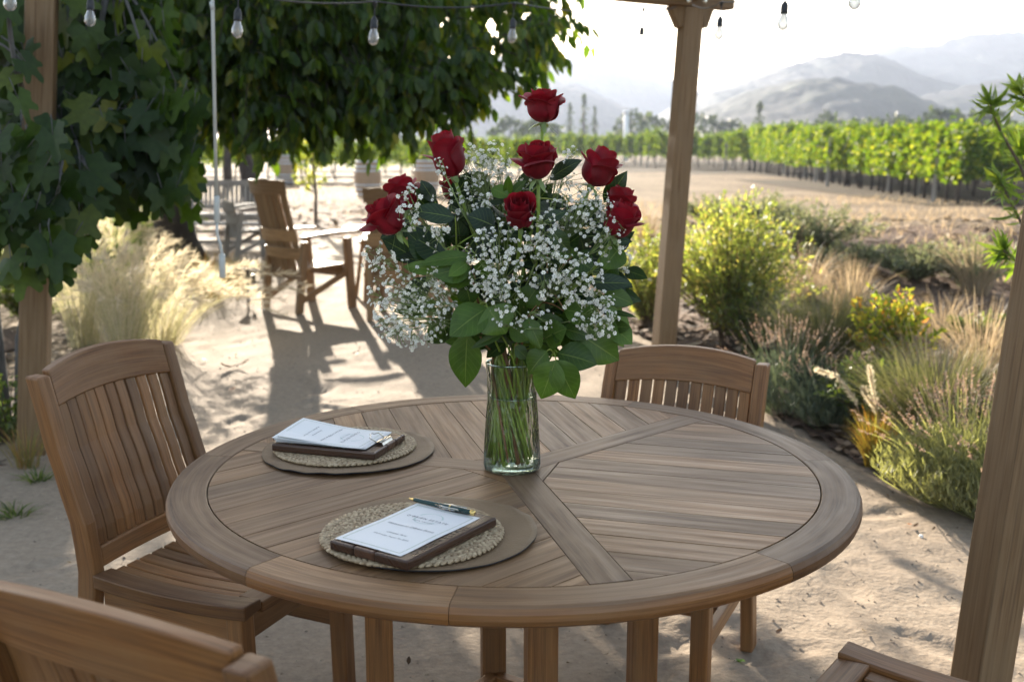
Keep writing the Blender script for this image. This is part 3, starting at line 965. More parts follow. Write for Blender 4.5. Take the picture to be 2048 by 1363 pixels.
# ------------------------------------------------------------------ dining chairs
def dining_chair(loc, rdeg, H, Wd, label, tilt=0.0, D=.47, S=.435):
    r = empty("dining_chair", (loc[0], loc[1], 0), RAD(rdeg), label, "chair", "teak chairs around the round table")
    r.rotation_euler = (0, RAD(tilt), RAD(rdeg))
    hwid = Wd / 2
    def vz(z):      # back profile, v (front +) as a function of height
        pts = [(0, -.295), (.2, -.262), (S, -.225), (S + .1, -.232), (S + .2, -.262), (S + .3, -.295), (H, -.335), (1.2, -.40)]
        for (za, va), (zb, vb) in zip(pts, pts[1:]):
            if z <= zb:
                t = (z - za) / (zb - za)
                t2 = t * t * (3 - 2 * t)
                return lerp(va, vb, t * .6 + t2 * .4)
        return pts[-1][1]
    def plan(u): return -.022 * (1 - (u / (hwid - .0365)) ** 2)
    zs = [0, .1, .2, .3, .38, S, S + .06, S + .12, S + .18, S + .24, S + .3, S + .36, H - .02]
    for sg in (-1, 1):
        mb = MB()
        rings = []
        for z in zs:
            dv = lerp(.040, .030, z / H)
            if z == zs[-1]: z = H - .004
            u0, u1 = sg * (hwid - .036), sg * hwid
            if sg < 0: u0, u1 = u1, u0
            v = vz(z)
            rings.append([V((u0, v - dv, z)), V((u1, v - dv, z)), V((u1, v + dv * .55, z)), V((u0, v + dv * .55, z))])
        mb.loft(rings)
        mb.build("rear_leg", M_TEAK, r, bevel=.007, seg=3, smooth=False)
    # arched top rail
    mb = MB()
    rings = []
    nn_ = 18
    for k in range(nn_ + 1):
        u = lerp(-(hwid - .0365), hwid - .0365, k / nn_)
        top = H - .004 + .030 * (1 - (u / hwid) ** 2)
        bot = H - .084 + .016 * (1 - (u / hwid) ** 2)
        pv = plan(u)
        rings.append([V((u, vz(bot) + pv - .012, bot)), V((u, vz(bot) + pv + .014, bot)), V((u, vz(top) + pv + .012, top)), V((u, vz(top) + pv - .013, top))])
    mb.loft(rings)
    mb.build("top_rail", M_TEAK, r, bevel=.004, seg=3)
    mb = MB()
    zb = S + .055
    rings = []
    for k in range(11):
        u = lerp(-(hwid - .0365), hwid - .0365, k / 10)
        pv = plan(u) * .6
        rings.append([V((u, vz(zb - .045) + pv - .012, zb - .05)), V((u, vz(zb - .045) + pv + .014, zb - .05)), V((u, vz(zb) + pv + .014, zb)), V((u, vz(zb) + pv - .012, zb))])
    mb.loft(rings)
    mb.build("lower_rail", M_TEAK, r, bevel=.004)
    mb = MB()
    ns = 11
    inner = hwid - .036
    pitch = 2 * inner / ns
    for i in range(ns):
        u = -inner + (i + .5) * pitch
        w = pitch * .425
        rings = []
        for k in range(10):
            z = lerp(zb + .0005, H - .0835 + .016 * (1 - (u / hwid) ** 2), k / 9)
            v = vz(z) + lerp(plan(u) * .6, plan(u), k / 9) + .004
            rings.append([V((u - w, v - .007, z)), V((u + w, v - .007, z)), V((u + w, v + .005, z)), V((u - w, v + .005, z))])
        mb.loft(rings)
    mb.build("back_slats", M_TEAK, r, bevel=.002, seg=1)
    # dished seat: side frames and slats from back to front
    def sz(v, u): return S - .014 * (1 - (2 * (v + .0) / D) ** 2) - .006 * (1 - (u / hwid) ** 2)
    mb = MB()
    fw = .052
    for sg in (-1, 1):
        rings = []
        for k in range(12):
            v = lerp(-D / 2 + .03, D / 2, k / 11)
            u0, u1 = sg * (hwid - fw), sg * (hwid + .006)
            if sg < 0: u0, u1 = u1, u0
            z = sz(v, u1 if sg > 0 else u0) + .006
            rings.append([V((u0, v, z - .026)), V((u1, v, z - .034)), V((u1, v, z)), V((u0, v, z - .003))])
        mb.loft(rings)
    rings = []
    for k in range(12):
        u = lerp(-(hwid - fw - .0008), hwid - fw - .0008, k / 11)
        z = sz(D / 2, u)
        rings.append([V((u, D / 2 - .065, z - .03)), V((u, D / 2, z - .03)), V((u, D / 2, z - .004)), V((u, D / 2 - .065, z))])
    mb.loft(rings)
    nsl = 8
    iw = 2 * (hwid - fw) / nsl
    for i in range(nsl):
        u = -(hwid - fw) + (i + .5) * iw
        rings = []
        for k in range(9):
            v = lerp(-D / 2 + .03, D / 2 - .0658, k / 8)
            z = sz(v, u) - .003
            rings.append([V((u - iw * .43, v, z - .016)), V((u + iw * .43, v, z - .016)), V((u + iw * .43, v, z)), V((u - iw * .43, v, z))])
        mb.loft(rings)
    mb.build("seat", M_TEAK, r, bevel=.004, seg=2)
    for sg in (-1, 1):
        mb = MB()
        mb.beam((sg * (hwid - .03), D / 2 - .045, 0), (sg * (hwid - .03), D / 2 - .045, S - .03), .045, .045, up=(0, 1, 0))
        mb.build("front_leg", M_TEAK, r, bevel=.005)
    mb = MB()
    mb.beam((-(hwid - .053), D / 2 - .04, S - .065), (hwid - .053, D / 2 - .04, S - .065), .024, .065)
    for sg in (-1, 1):
        mb.beam((sg * (hwid - .028), -.20, S - .065), (sg * (hwid - .028), D / 2 - .07, S - .065), .022, .06)
    mb.build("apron", M_TEAK, r, bevel=.003)
    mb = MB()
    for sg in (-1, 1):
        mb.beam((sg * (hwid - .028), -.245, .22), (sg * (hwid - .028), D / 2 - .068, .22), .022, .045)
    mb.beam((-(hwid - .04), -.02, .22), (hwid - .04, -.02, .22), .022, .04)
    mb.build("stretcher", M_TEAK, r, bevel=.003)
    return r

dining_chair((-.685, 2.465), -115, .90, .44, "slat-back teak chair pulled up on the fig tree's side of the table", tilt=2.0)
dining_chair((.352, 2.655), 155, .825, .465, "teak chair across the table, its back showing in front of the bracketed post")
dining_chair((-.318, 1.44), -26.8, .875, .47, "nearest teak chair, seen from behind, only its arched back in view")
dining_chair((.71, 1.645), 53, .88, .47, "teak chair showing only a seat corner beside the closest post")

# ------------------------------------------------------------------ place settings
def placemat(c, r, label):
    root = empty("leather_placemat", (c[0], c[1], TZ), 0, label, "placemat", "round leather placemats")
    mb = MB()
    n = 96
    ph = rnd(0, 6)
    rings_r = [0, r * .5, r * .8, r * .94, r]
    vs_, fs, us = [V((0, 0, .0052))], [], []
    def zw(a, q): return .0052 + (.0016 + .0016 * math.sin(a * 3 + ph) + .0012 * math.sin(a * 17 + ph * 2) * (1 if math.sin(a * 2 + ph) > .2 else .2)) * max(0, (q - .85) / .15)
    for q in rings_r[1:]:
        for i in range(n):
            a = 2 * math.pi * i / n
            vs_.append(V((q * math.cos(a), q * math.sin(a), zw(a, q / r))))
    for i in range(n):
        fs.append((0, 1 + i, 1 + (i + 1) % n))
    for k in range(3):
        for i in range(n):
            j = (i + 1) % n
            fs.append((1 + k * n + i, 1 + (k + 1) * n + i, 1 + (k + 1) * n + j, 1 + k * n + j))
    mb.add(vs_, fs)
    # underside
    vs2 = [p - V((0, 0, .0022)) for p in vs_]
    mb.add(vs2, [tuple(reversed(f)) for f in fs], mi=1)
    b = len(mb.v)
    for i in range(n):
        j = (i + 1) % n
        o1, o2 = 1 + 3 * n, len(vs_) + 1 + 3 * n
        mb.face((o1 + i, o2 + i, o2 + j, o1 + j), mi=1)
    mb.build("mat", [M_LEATHER, M_LEATHERBACK], root, True)
    return root

def braid(c, r, label):
    root = empty("braided_placemat", (c[0], c[1], TZ + .006), 0, label, "placemat", "round braided straw placemats")
    mb = MB()
    rows = 9
    pitch = r / rows
    for k in range(rows):
        rad = r - (k + .5) * pitch
        if rad < .006: continue
        per = max(5, int(2 * math.pi * rad / .0115))
        for i in range(per):
            for side in (-1, 1):
                a = 2 * math.pi * (i + (.25 if side > 0 else .75)) / per
                cx_, cy_ = math.cos(a), math.sin(a)
                rr_ = rad + side * pitch * .24
                ctr = V((cx_ * rr_, cy_ * rr_, .0036))
                tang = V((-cy_, cx_, 0)); rad_ = V((cx_, cy_, 0))
                d1 = (tang * 1.0 + rad_ * (-.75 * side)).normalized()
                d2 = V((0, 0, 1)).cross(d1)
                lx, ly, lz = .0086 * rnd(.9, 1.15), pitch * .27 * rnd(.9, 1.15), .0032 * rnd(.8, 1.3)
                # low strand: squashed 6x4 ellipsoid
                vv, ff = [], []
                ph_ = 6
                for ii in range(5):
                    t = math.pi * ii / 4
                    for jj in range(ph_):
                        f_ = 2 * math.pi * jj / ph_
                        vv.append(ctr - d1 * (lx * math.cos(t)) + d2 * (ly * math.sin(t) * math.cos(f_)) + V((0, 0, lz * math.sin(t) * math.sin(f_))))
                for ii in range(4):
                    for jj in range(ph_):
                        j2 = (jj + 1) % ph_
                        ff.append((ii * ph_ + jj, ii * ph_ + j2, (ii + 1) * ph_ + j2, (ii + 1) * ph_ + jj))
                mb.add(vv, ff)
    mb.lathe([(0, .0015), (r - pitch * .3, .0015), (r - pitch * .3, .0005)], 48)
    mb.build("braid", M_STRAW, root, True)
    return root

nm_, fm_c = V((TC.x - .147, TC.y - .388, 0)), V((TC.x - .366, TC.y + .125, 0))
placemat(nm_, .187, "round brown leather placemat with wavy edge, closest to the camera")
placemat(fm_c, .189, "round brown leather placemat on the far side, beside the slat-back chair")
bn_, bf_ = V((TC.x - .176, TC.y - .410, 0)), V((TC.x - .376, TC.y + .140, 0))
braid(bn_, .157, "braided straw placemat under the clipboard that carries the green pen")
braid(bf_, .157, "braided straw placemat under the clipboard with the loose stack of sheets")

M_SHADOWPAPER = M_PAPER
def text_mesh(name, s, size, mat, parent, loc, rot, shear=0.0, ext=0.0, sp=1.0, align='CENTER'):
    cu = bpy.data.curves.new(name, 'FONT')
    cu.body = s
    cu.size = size
    cu.align_x = align
    cu.align_y = 'CENTER'
    cu.shear = shear
    cu.extrude = ext
    cu.space_character = sp
    cu.resolution_u = 3
    o = bpy.data.objects.new(name, cu)
    col.objects.link(o)
    dg = bpy.context.evaluated_depsgraph_get()
    me = bpy.data.meshes.new_from_object(o.evaluated_get(dg))
    bpy.data.objects.remove(o, do_unlink=True)
    me.name = name
    me.materials.clear()
    me.materials.append(mat)
    o = bpy.data.objects.new(name, me)
    col.objects.link(o)
    o.parent = parent
    o.location = loc
    o.rotation_euler = rot
    return o

def clipboard(c, ang, curl, label, z0):
    """wooden board, text direction of reading along local +x, top along +y"""
    bw, bl, bt = .165, .245, .0165
    root = empty("clipboard", (c[0], c[1], z0), ang, label, "clipboard", "wooden menu clipboards")
    mb = MB()
    xs_ = [-bw / 2, -bw / 2 + .052, -bw / 2 + .096, bw / 2]
    for k in range(3):
        mb.box(((xs_[k] + xs_[k + 1]) / 2, 0, bt / 2), (xs_[k + 1] - xs_[k] - .0001, bl, bt), grain=1, tone=(.25, .85, .35)[k])
    mb.build("board", M_WALNUT, root, bevel=.0035, seg=3)
    text_mesh("engraving", "O'BRIEN ESTATE", .019, M_DARKCUT, root, (bw / 2 - .013, -.02, bt + .0004), (0, 0, RAD(90)), sp=1.1)
    clip = MB()
    w = .05
    y = bl / 2 - .012
    pts = [(y - .014, bt + .0045), (y - .010, bt + .0075), (y - .003, bt + .0085), (y + .004, bt + .006), (y + .007, bt + .001)]
    rings = [[V((x, p[0], p[1])) for p in pts] for x in (-w / 2, w / 2)]
    clip.loft(rings, close=False, cap=False)
    clip.tube([V((-w / 2 + .004, y - .012, bt + .006)), V((-w / 2 + .002, y - .026, bt + .014)), V((-.008, y - .030, bt + .0155)), V((-.006, y - .034, bt + .017)), V((.006, y - .034, bt + .017)), V((.008, y - .030, bt + .0155)), V((w / 2 - .002, y - .026, bt + .014)), V((w / 2 - .004, y - .012, bt + .006))], .0013, 6)
    clip.tube([V((-w / 2, y + .001, bt + .0075)), V((w / 2, y + .001, bt + .0075))], .0025, 8)
    clip.build("clip", M_STEEL, root, True)
    return root

def sheet(c, ang, label, z0, curl, text, k, pw=.1397, pl=.2159):
    root = empty("menu_sheet", (c[0], c[1], z0), ang, label, "paper sheet", "menu sheets on the clipboards")
    mb = MB()
    n, m = 10, 6
    def z(x, y):
        t = (0.5 - y / pl)        # 0 top .. 1 bottom
        cx_ = (x / pw + .5)
        return curl[0] * t * t + curl[1] * t * t * (cx_ if curl[2] > 0 else 1 - cx_) + .0006 * math.sin(y * 40 + x * 30)
    vs_ = [V((lerp(-pw / 2, pw / 2, i / m), lerp(-pl / 2, pl / 2, j / n), 0)) for j in range(n + 1) for i in range(m + 1)]
    for p in vs_: p.z = z(p.x, p.y)
    fs = [(j * (m + 1) + i, j * (m + 1) + i + 1, (j + 1) * (m + 1) + i + 1, (j + 1) * (m + 1) + i) for j in range(n) for i in range(m)]
    mb.add(vs_, fs)
    mb.build("page", M_PAPER, root, True)
    if text:
        fr = MB()
        e, t_ = .0095, .0011
        for (xa, ya, xb, yb) in ((-pw / 2 + e, -pl / 2 + e, pw / 2 - e, -pl / 2 + e), (-pw / 2 + e, pl / 2 - e, pw / 2 - e, pl / 2 - e), (-pw / 2 + e, -pl / 2 + e, -pw / 2 + e, pl / 2 - e), (pw / 2 - e, -pl / 2 + e, pw / 2 - e, pl / 2 - e)):
            nseg = 14
            for q in range(nseg):
                x0, y0 = lerp(xa, xb, q / nseg), lerp(ya, yb, q / nseg)
                x1, y1 = lerp(xa, xb, (q + 1) / nseg), lerp(ya, yb, (q + 1) / nseg)
                dx, dy = (0, t_ / 2) if abs(yb - ya) < 1e-6 else (t_ / 2, 0)
                fr.add([V((x0 - dx, y0 - dy, z(x0, y0) + .0004)), V((x1 - dx, y1 - dy, z(x1, y1) + .0004)), V((x1 + dx, y1 + dy, z(x1, y1) + .0004)), V((x0 + dx, y0 + dy, z(x0, y0) + .0004))], [(0, 1, 2, 3)])
        fr.build("printed_border", M_SAGE, root)
        em = MB()
        for a0, a1 in ((20, 165), (200, 330)):
            pts = [(.026 * math.cos(RAD(a)), .052 + .026 * math.sin(RAD(a))) for a in np.linspace(a0, a1, 24)]
            for i, (p, q) in enumerate(zip(pts, pts[1:])):
                k0 = .86 + .1 * math.cos((i / 23 - .5) * math.pi)
                def inn(p_, kk): return V((p_[0] * kk, .052 + (p_[1] - .052) * kk, z(p_[0], p_[1]) + .0004))
                em.add([inn(p, 1), inn(q, 1), inn(q, k0), inn(p, k0)], [(0, 1, 2, 3)])
        em.build("emblem", M_PALEINK, root)
        def put(s, size, y, shear=0, sp=1.0, mat=M_INK):
            o = text_mesh("lettering", s, size, mat, root, (0, 0, 0), (0, 0, 0), shear, 0, sp)
            for v_ in o.data.vertices:
                v_.co.y += y
                v_.co.z = z(v_.co.x, v_.co.y) + .0007
        put("O'BRIEN ESTATE", .0098, .047, sp=1.25)
        put("NAPA VALLEY", .0052, .034, sp=1.4)
        put("Welcome to O'Brien Estate", .0088, .002, .35)
        put("Christina Party", .0070, -.034, .35)
        put("Wednesday, August 7th 2024", .0062, -.050, .2)
    return root

# near set
A1 = math.atan2(-.073, .109)
e1 = V((math.cos(A1), math.sin(A1), 0)); n1 = V((-e1.y, e1.x, 0))
pc = V((-.173, 1.716, 0))
bc = pc + e1 * .008 + n1 * .006
clipboard(bc, A1, 0, "dark walnut clipboard with a green pen lying on it", TZ + .0128)
sheet(pc, A1, "single printed welcome page under the green pen", TZ + .0128 + .0173, (0.0008, 0, 1), True, 0)
# pen
pa, pb = W(818, 1014, 1.855), W(950, 1034, 1.775)
pz = TZ + .0128 + .0173 + .0055
pa.z = pb.z = pz
pen = empty("ballpoint_pen", pa, 0, "slim dark green pen with gold trim across the top of the page", "pen")
q = (pb - pa).to_track_quat('Z', 'Y').to_matrix()
ln = (pb - pa).length
mb = MB(); mb.lathe([(.0033, .012), (.0043, .02), (.0047, ln * .45), (.0048, ln * .635)], 14, M=q); mb.lathe([(.0049, ln * .65), (.0050, ln * .8), (.0046, ln - .008)], 14, M=q); mb.build("barrel", M_GREENPEN, pen, True)
mb = MB(); mb.lathe([(0, 0), (.0011, .0005), (.0014, .004), (.0034, .0122)], 14, M=q); mb.lathe([(.0052, ln * .633), (.0052, ln * .652)], 14, M=q); mb.lathe([(.0047, ln - .0085), (.0050, ln - .007), (.005, ln - .002), (.003, ln), (0, ln)], 14, M=q)
mb.build("gold_trim", M_GOLD, pen, True)
mb = MB(); sidev = (q @ V((0, 0, 1))).cross(V((0, 0, 1))).normalized()
mb.tube([q @ V((0, 0, ln - .006)) + sidev * .003 - V((0, 0, 0)), q @ V((0, 0, ln - .010)) + sidev * .0068, q @ V((0, 0, ln - .040)) + sidev * .0062], .0012, 6)
mb.build("pocket_clip", M_GREENPEN, pen, True)
# far set: reads from the other side, top of the page towards the vase
fc_ = V((-.392, 2.289, 0))
dtop = V((.218, -.069, 0)).normalized()      # page-up direction
A2 = math.atan2(dtop.y, dtop.x) - math.pi / 2
clipboard(fc_ + dtop * .010, A2, 0, "dark walnut clipboard with nickel clip holding a loose stack of pages", TZ + .0128)
for k in range(5):
    dz = TZ + .0128 + .0171 + .0012 * k
    off = V((rnd(-.004, .004), rnd(-.004, .004), 0)) - dtop * .006
    sheet(fc_ + off, A2 + rnd(-.02, .02), ("topmost printed page, curled up at its lower corner" if k == 4 else "loose page in the stack below the curled top page"), dz,
          (.001 + .0012 * k, .0022 * k + .002, 1 if k % 2 else -1), k == 4, k)
# ------------------------------------------------------------------ vase
VC = V((0.0, 2.157, TZ))
M_GLASS, nt, out = newmat("rippled_glass")
tc = N(nt, "ShaderNodeTexCoord")
mp = N(nt, "ShaderNodeMapping"); mp.inputs['Scale'].default_value = (1, 1, .35)
L(nt, tc.outputs['Object'], mp.inputs[0])
n = N(nt, "ShaderNodeTexNoise"); n.inputs['Scale'].default_value = 60; n.inputs['Detail'].default_value = 2
L(nt, mp.outputs[0], n.inputs['Vector'])
bp = N(nt, "ShaderNodeBump"); bp.inputs['Strength'].default_value = 1.0; bp.inputs['Distance'].default_value = .012
L(nt, n.outputs[0], bp.inputs['Height'])
tr = N(nt, "ShaderNodeBsdfTransparent"); tr.inputs[0].default_value = (.98, .99, .985, 1)
rf = N(nt, "ShaderNodeBsdfRefraction"); rf.inputs[0].default_value = (.97, .99, .98, 1); rf.inputs['IOR'].default_value = 1.16; rf.inputs['Roughness'].default_value = .02
L(nt, bp.outputs[0], rf.inputs['Normal'])
m1 = N(nt, "ShaderNodeMixShader"); m1.inputs[0].default_value = .28
L(nt, tr.outputs[0], m1.inputs[1]); L(nt, rf.outputs[0], m1.inputs[2])
gl = N(nt, "ShaderNodeBsdfGlossy"); gl.inputs['Roughness'].default_value = .04
L(nt, bp.outputs[0], gl.inputs['Normal'])
fr = N(nt, "ShaderNodeFresnel"); fr.inputs[0].default_value = 1.5
L(nt, bp.outputs[0], fr.inputs['Normal'])
m2 = N(nt, "ShaderNodeMixShader")
L(nt, fr.outputs[0], m2.inputs[0]); L(nt, m1.outputs[0], m2.inputs[1]); L(nt, gl.outputs[0], m2.inputs[2])
L(nt, m2.outputs[0], out.inputs[0])
M_THICK, nt, out = newmat("thick_glass_base")
tr = N(nt, "ShaderNodeBsdfTransparent"); tr.inputs[0].default_value = (.82, .9, .87, 1)
gl = N(nt, "ShaderNodeBsdfGlossy"); gl.inputs['Roughness'].default_value = .08; gl.inputs[0].default_value = (.85, .95, .93, 1)
m1 = N(nt, "ShaderNodeMixShader"); m1.inputs[0].default_value = .35
L(nt, tr.outputs[0], m1.inputs[1]); L(nt, gl.outputs[0], m1.inputs[2]); L(nt, m1.outputs[0], out.inputs[0])
vase = empty("glass_vase", VC, 0, "clear rippled glass vase of water full of flower stems", "vase")
VH = .228
prof = [(.050, .0005), (.0575, .003), (.0600, .012), (.0595, .03), (.0565, .08), (.0530, .13), (.0510, .16), (.0510, .185), (.0530, .21), (.0550, VH - .002), (.0540, VH), (.0515, VH - .003)]
def vr(z):
    for (ra, za), (rb, zb) in zip(prof, prof[1:]):
        if za <= z <= zb: return lerp(ra, rb, (z - za) / (zb - za))
    return .052
mb = MB()
nseg = 56
rows = []
dens = []
for (ra, za), (rb, zb) in zip(prof[:-2], prof[1:-1]):
    for t in (0, .34, .67): dens.append((lerp(ra, rb, t), lerp(za, zb, t)))
dens += prof[-2:]
b0 = len(mb.v)
for r_, z_ in dens:
    for i in range(nseg):
        a = 2 * math.pi * i / nseg
        dr = .0016 * noise.noise(V((math.cos(a) * 6, math.sin(a) * 6, z_ * 26))) * (1 if .02 < z_ < .2 else .2)
        mb.v.append(((r_ + dr) * math.cos(a), (r_ + dr) * math.sin(a), z_))
for k in range(len(dens) - 1):
    for i in range(nseg):
        j = (i + 1) % nseg
        mb.face((k * nseg + i, k * nseg + j, (k + 1) * nseg + j, (k + 1) * nseg + i))
mb.build("glass_wall", M_GLASS, vase, True)
mb = MB(); mb.lathe([(.0, .0012), (.050, .0012), (.056, .004), (.0575, .013), (.053, .016), (.03, .013), (0, .012)], 40); mb.build("glass_base", M_THICK, vase, True)
mb = MB(); mb.tube([V((.053 * math.cos(a), .053 * math.sin(a), VH)) for a in np.linspace(0, 2 * math.pi, 41)], .0016, 8); mb.build("rim", M_THICK, vase, True)
WZ = .158
mb = MB(); mb.lathe([(0, WZ - .001), (.046, WZ - .001), (.0495, WZ + .0005), (.0492, WZ - .002), (.040, WZ - .0035), (0, WZ - .0035)], 40)
mb.build("water_surface", M_THICK, vase, True)

# ------------------------------------------------------------------ flowers
F_ROSE, nt, out = newmat("rose_petal")
g = N(nt, "ShaderNodeNewGeometry")
r = ramp(nt, [(0, (0.14, .0005, .006)), (.5, (0.215, .0008, .010)), (1, (0.29, .0015, .015))])
L(nt, g.outputs['Random Per Island'], r.inputs[0])
uvn = N(nt, "ShaderNodeUVMap", uv_map="UVMap"); sx = N(nt, "ShaderNodeSeparateXYZ"); L(nt, uvn.outputs[0], sx.inputs[0])
tc = N(nt, "ShaderNodeTexCoord"); n = N(nt, "ShaderNodeTexNoise"); n.inputs['Scale'].default_value = 120; n.inputs['Detail'].default_value = 4
L(nt, tc.outputs['Object'], n.inputs['Vector'])
rr = ramp(nt, [(.3, (.75, .75, .75)), (.7, (1.12, 1.1, 1.12))]); L(nt, n.outputs[0], rr.inputs[0])
cc = mixc(nt, r.outputs[0], rr.outputs[0], 1.0, 'MULTIPLY')
p = N(nt, "ShaderNodeBsdfPrincipled"); p.inputs['Roughness'].default_value = .6
p.inputs['Specular IOR Level'].default_value = .35
p.inputs['Sheen Weight'].default_value = .15; p.inputs['Sheen Tint'].default_value = (1, .35, .4, 1)
L(nt, cc, p.inputs['Base Color'])
bp = N(nt, "ShaderNodeBump"); bp.inputs['Strength'].default_value = .25; bp.inputs['Distance'].default_value = .001; L(nt, n.outputs[0], bp.inputs['Height']); L(nt, bp.outputs[0], p.inputs['Normal'])
t = N(nt, "ShaderNodeBsdfTranslucent"); t.inputs[0].default_value = (.4, .003, .008, 1)
mx = N(nt, "ShaderNodeMixShader"); mx.inputs[0].default_value = .22
L(nt, p.outputs[0], mx.inputs[1]); L(nt, t.outputs[0], mx.inputs[2]); L(nt, mx.outputs[0], out.inputs[0])

F_STEM = leafmat("rose_stem", [(0, (0.16, .25, .035)), (.6, (.24, .34, .05)), (1, (.32, .36, .09))], 0.05, rough=.45)
F_BROWNSTEM = leafmat("woody_stem", [(0, (0.17, .075, .03)), (1, (.24, .12, .05))], 0.0, rough=.5)
F_SALAL = leafmat("salal_leaf", [(0, (0.022, .048, .010)), (.35, (.04, .082, .010)), (.7, (.066, .13, .012)), (1, (.11, .19, .022))], 0.25, (1.6, 1.7, .4), .38, .4, vein=True)
F_RLEAF = leafmat("rose_leaf", [(0, (0.009, .024, .009)), (.6, (.014, .034, .010)), (1, (.024, .052, .012))], 0.18, (1.5, 1.6, .5), .38, .5, vein=True)
F_SEPAL = leafmat("sepal", [(0, (.17, .25, .09)), (1, (.26, .34, .15))], .15, rough=.5)
F_BABY = leafmat("white_floret", [(0, (.86, .85, .80)), (1, (.92, .91, .86))], .25, (1, 1, 1), .6, .3)
F_BSTEM = leafmat("fine_stem", [(0, (.17, .24, .07)), (1, (.26, .33, .12))], .1, rough=.5)

def petal(mb, th0, spread, R, H, taper, flare, tipv, zb=0.0, twist=0.0, point=.12, ns=9, nt_=8, lean_=0.0):
    vs_, fs, us = [], [], []
    for k in range(ns + 1):
        s_ = k / ns
        for j in range(nt_ + 1):
            t = 2 * j / nt_ - 1
            base = math.sqrt(max(0, 1 - (1 - min(s_ / .5, 1)) ** 2))
            rr_ = R * base
            if s_ > .5: rr_ *= 1 - taper * ((s_ - .5) / .5) ** 1.4
            fl = flare * max(0, (s_ - .62) / .38) ** 2 * (1 - .45 * t * t)
            rr_ += fl
            rr_ *= 1 - .07 * t + .02 * math.sin(t * 7 + th0 * 3) * s_
            wv = .5 * spread * t * (.35 + .65 * math.sin(min(1, s_ * 1.25) * math.pi / 2)) * (1 - .12 * max(0, s_ - .7))
            a = th0 + wv + twist * s_
            z = zb + H * (s_ * (1 - point * abs(t) ** 2.2 * s_) - .55 * (fl / max(H, 1e-4)) * max(0, s_ - .7) / .3 * (.6 + .8 * abs(t)) + tipv * s_ * s_)
            vs_.append(V((rr_ * math.cos(a), rr_ * math.sin(a), z)))
    w = nt_ + 1
    for k in range(ns):
        for j in range(nt_):
            a = k * w + j
            fs.append((a, a + 1, a + w + 1, a + w))
            us.append([(k / ns, j / nt_)] * 4)
    mb.add(vs_, fs, us)

def rose_bloom(R, H, openness, seed):
    random.seed(seed)
    mb = MB()
    # heart: tight spiral
    for k in range(7):
        q = k / 6
        petal(mb, k * 2.4 + rnd(-.2, .2), 2.6 - q * .5, R * (.16 + .42 * q), H * (.93 - .03 * q + rnd(-.02, .02)), .45 - .25 * q * (1 + openness * .5), .0, 0, H * .04, .35, .08)
    for k in range(5):
        petal(mb, k * 2 * math.pi / 5 + rnd(-.25, .25) + .4, 2.1, R * rnd(.70, .78), H * rnd(.92, 1.0), .22 - openness * .18, R * .12 * openness, 0, 0, .15, .16)
    for k in range(5):
        petal(mb, k * 2 * math.pi / 5 + rnd(-.2, .2) + 1.0, 1.95, R * rnd(.86, .92), H * rnd(.84, .92), .12 - openness * .16, R * (.18 + .35 * openness) * rnd(.5, 1.3), 0, 0, .1, .2)
    for k in range(3):
        petal(mb, k * 2 * math.pi / 3 + rnd(-.4, .4) + seed, 1.9, R * rnd(.96, 1.02), H * rnd(.70, .82), .04, R * (.25 + .55 * openness) * rnd(.4, 1.35), 0, 0, .05, .24)
    return mb

def quat_to(d, spin=0.0):
    q = V(d).normalized().to_track_quat('Z', 'Y').to_matrix()
    return q @ Matrix.Rotation(spin, 3, 'Z')

RIMZ = TZ + VH
def stem_path(target, dirn, slot):
    """from the vase bottom through the neck to the target, arriving along dirn"""
    a, q = slot
    bot = VC + V((math.cos(a + 1.3) * .052 * q, math.sin(a + 1.3) * .052 * q, .016 + .012 * q))
    neck = VC + V((math.cos(a) * .044 * q, math.sin(a) * .044 * q, VH - .02))
    target = V(target)
    d = V(dirn).normalized()
    k = (target - neck).length
    c1 = neck + (neck - bot).normalized() * k * .35
    c2 = target - d * k * .45
    pts = [bot.lerp(neck, t) for t in (0, .25, .5, .75)]
    for i in range(9):
        t = i / 8
        pts.append(neck * (1 - t) ** 3 + c1 * 3 * t * (1 - t) ** 2 + c2 * 3 * t * t * (1 - t) + target * t ** 3)
    return pts

rose_list = [
    # px, py centre of the bloom, depth, width px, height px, axis in the picture (dx, dz), towards camera, openness, seed, label
    (1087, 212, 2.16, 80, 68, (.03, 1), -.10, .95, 11, "topmost red rose of the bouquet, open cup against the hazy hills"),
    (896, 311, 2.12, 72, 92, (-.28, 1), -.10, .35, 5, "tall red rose bud leaning over the wine barrels, a baby's breath spray on its flank"),
    (1076, 322, 2.08, 78, 76, (-.03, 1), -.28, .75, 3, "red rose directly below the topmost bloom, with a wide turned-down front petal"),
    (1199, 336, 2.12, 72, 80, (.42, .9), -.05, .35, 8, "red rose tilted outwards in front of the vineyard"),
    (1040, 424, 2.00, 62, 80, (-.02, .8), -.75, .45, 21, "red rose facing the camera with its spiral heart in view"),
    (1243, 440, 2.06, 68, 78, (.38, .9), -.22, .55, 14, "lower red rose beside the post, a second bloom close behind it"),
    (1240, 408, 2.17, 62, 70, (.30, 1), .05, .5, 9, "red rose half hidden behind the lower rose beside the post"),
    (774, 434, 2.04, 82, 80, (-.55, .8), -.15, .85, 2, "outermost red rose with a flared petal, in front of the garden side table"),
    (804, 388, 2.14, 64, 72, (-.30, 1), .05, .7, 17, "red rose behind the outermost one, in front of the barrel-stave armchair"),
    (907, 374, 2.26, 52, 56, (-.2, 1), .1, .5, 27, "small red rose buried deep behind the tall bud's stem"),
]
F_N = 0
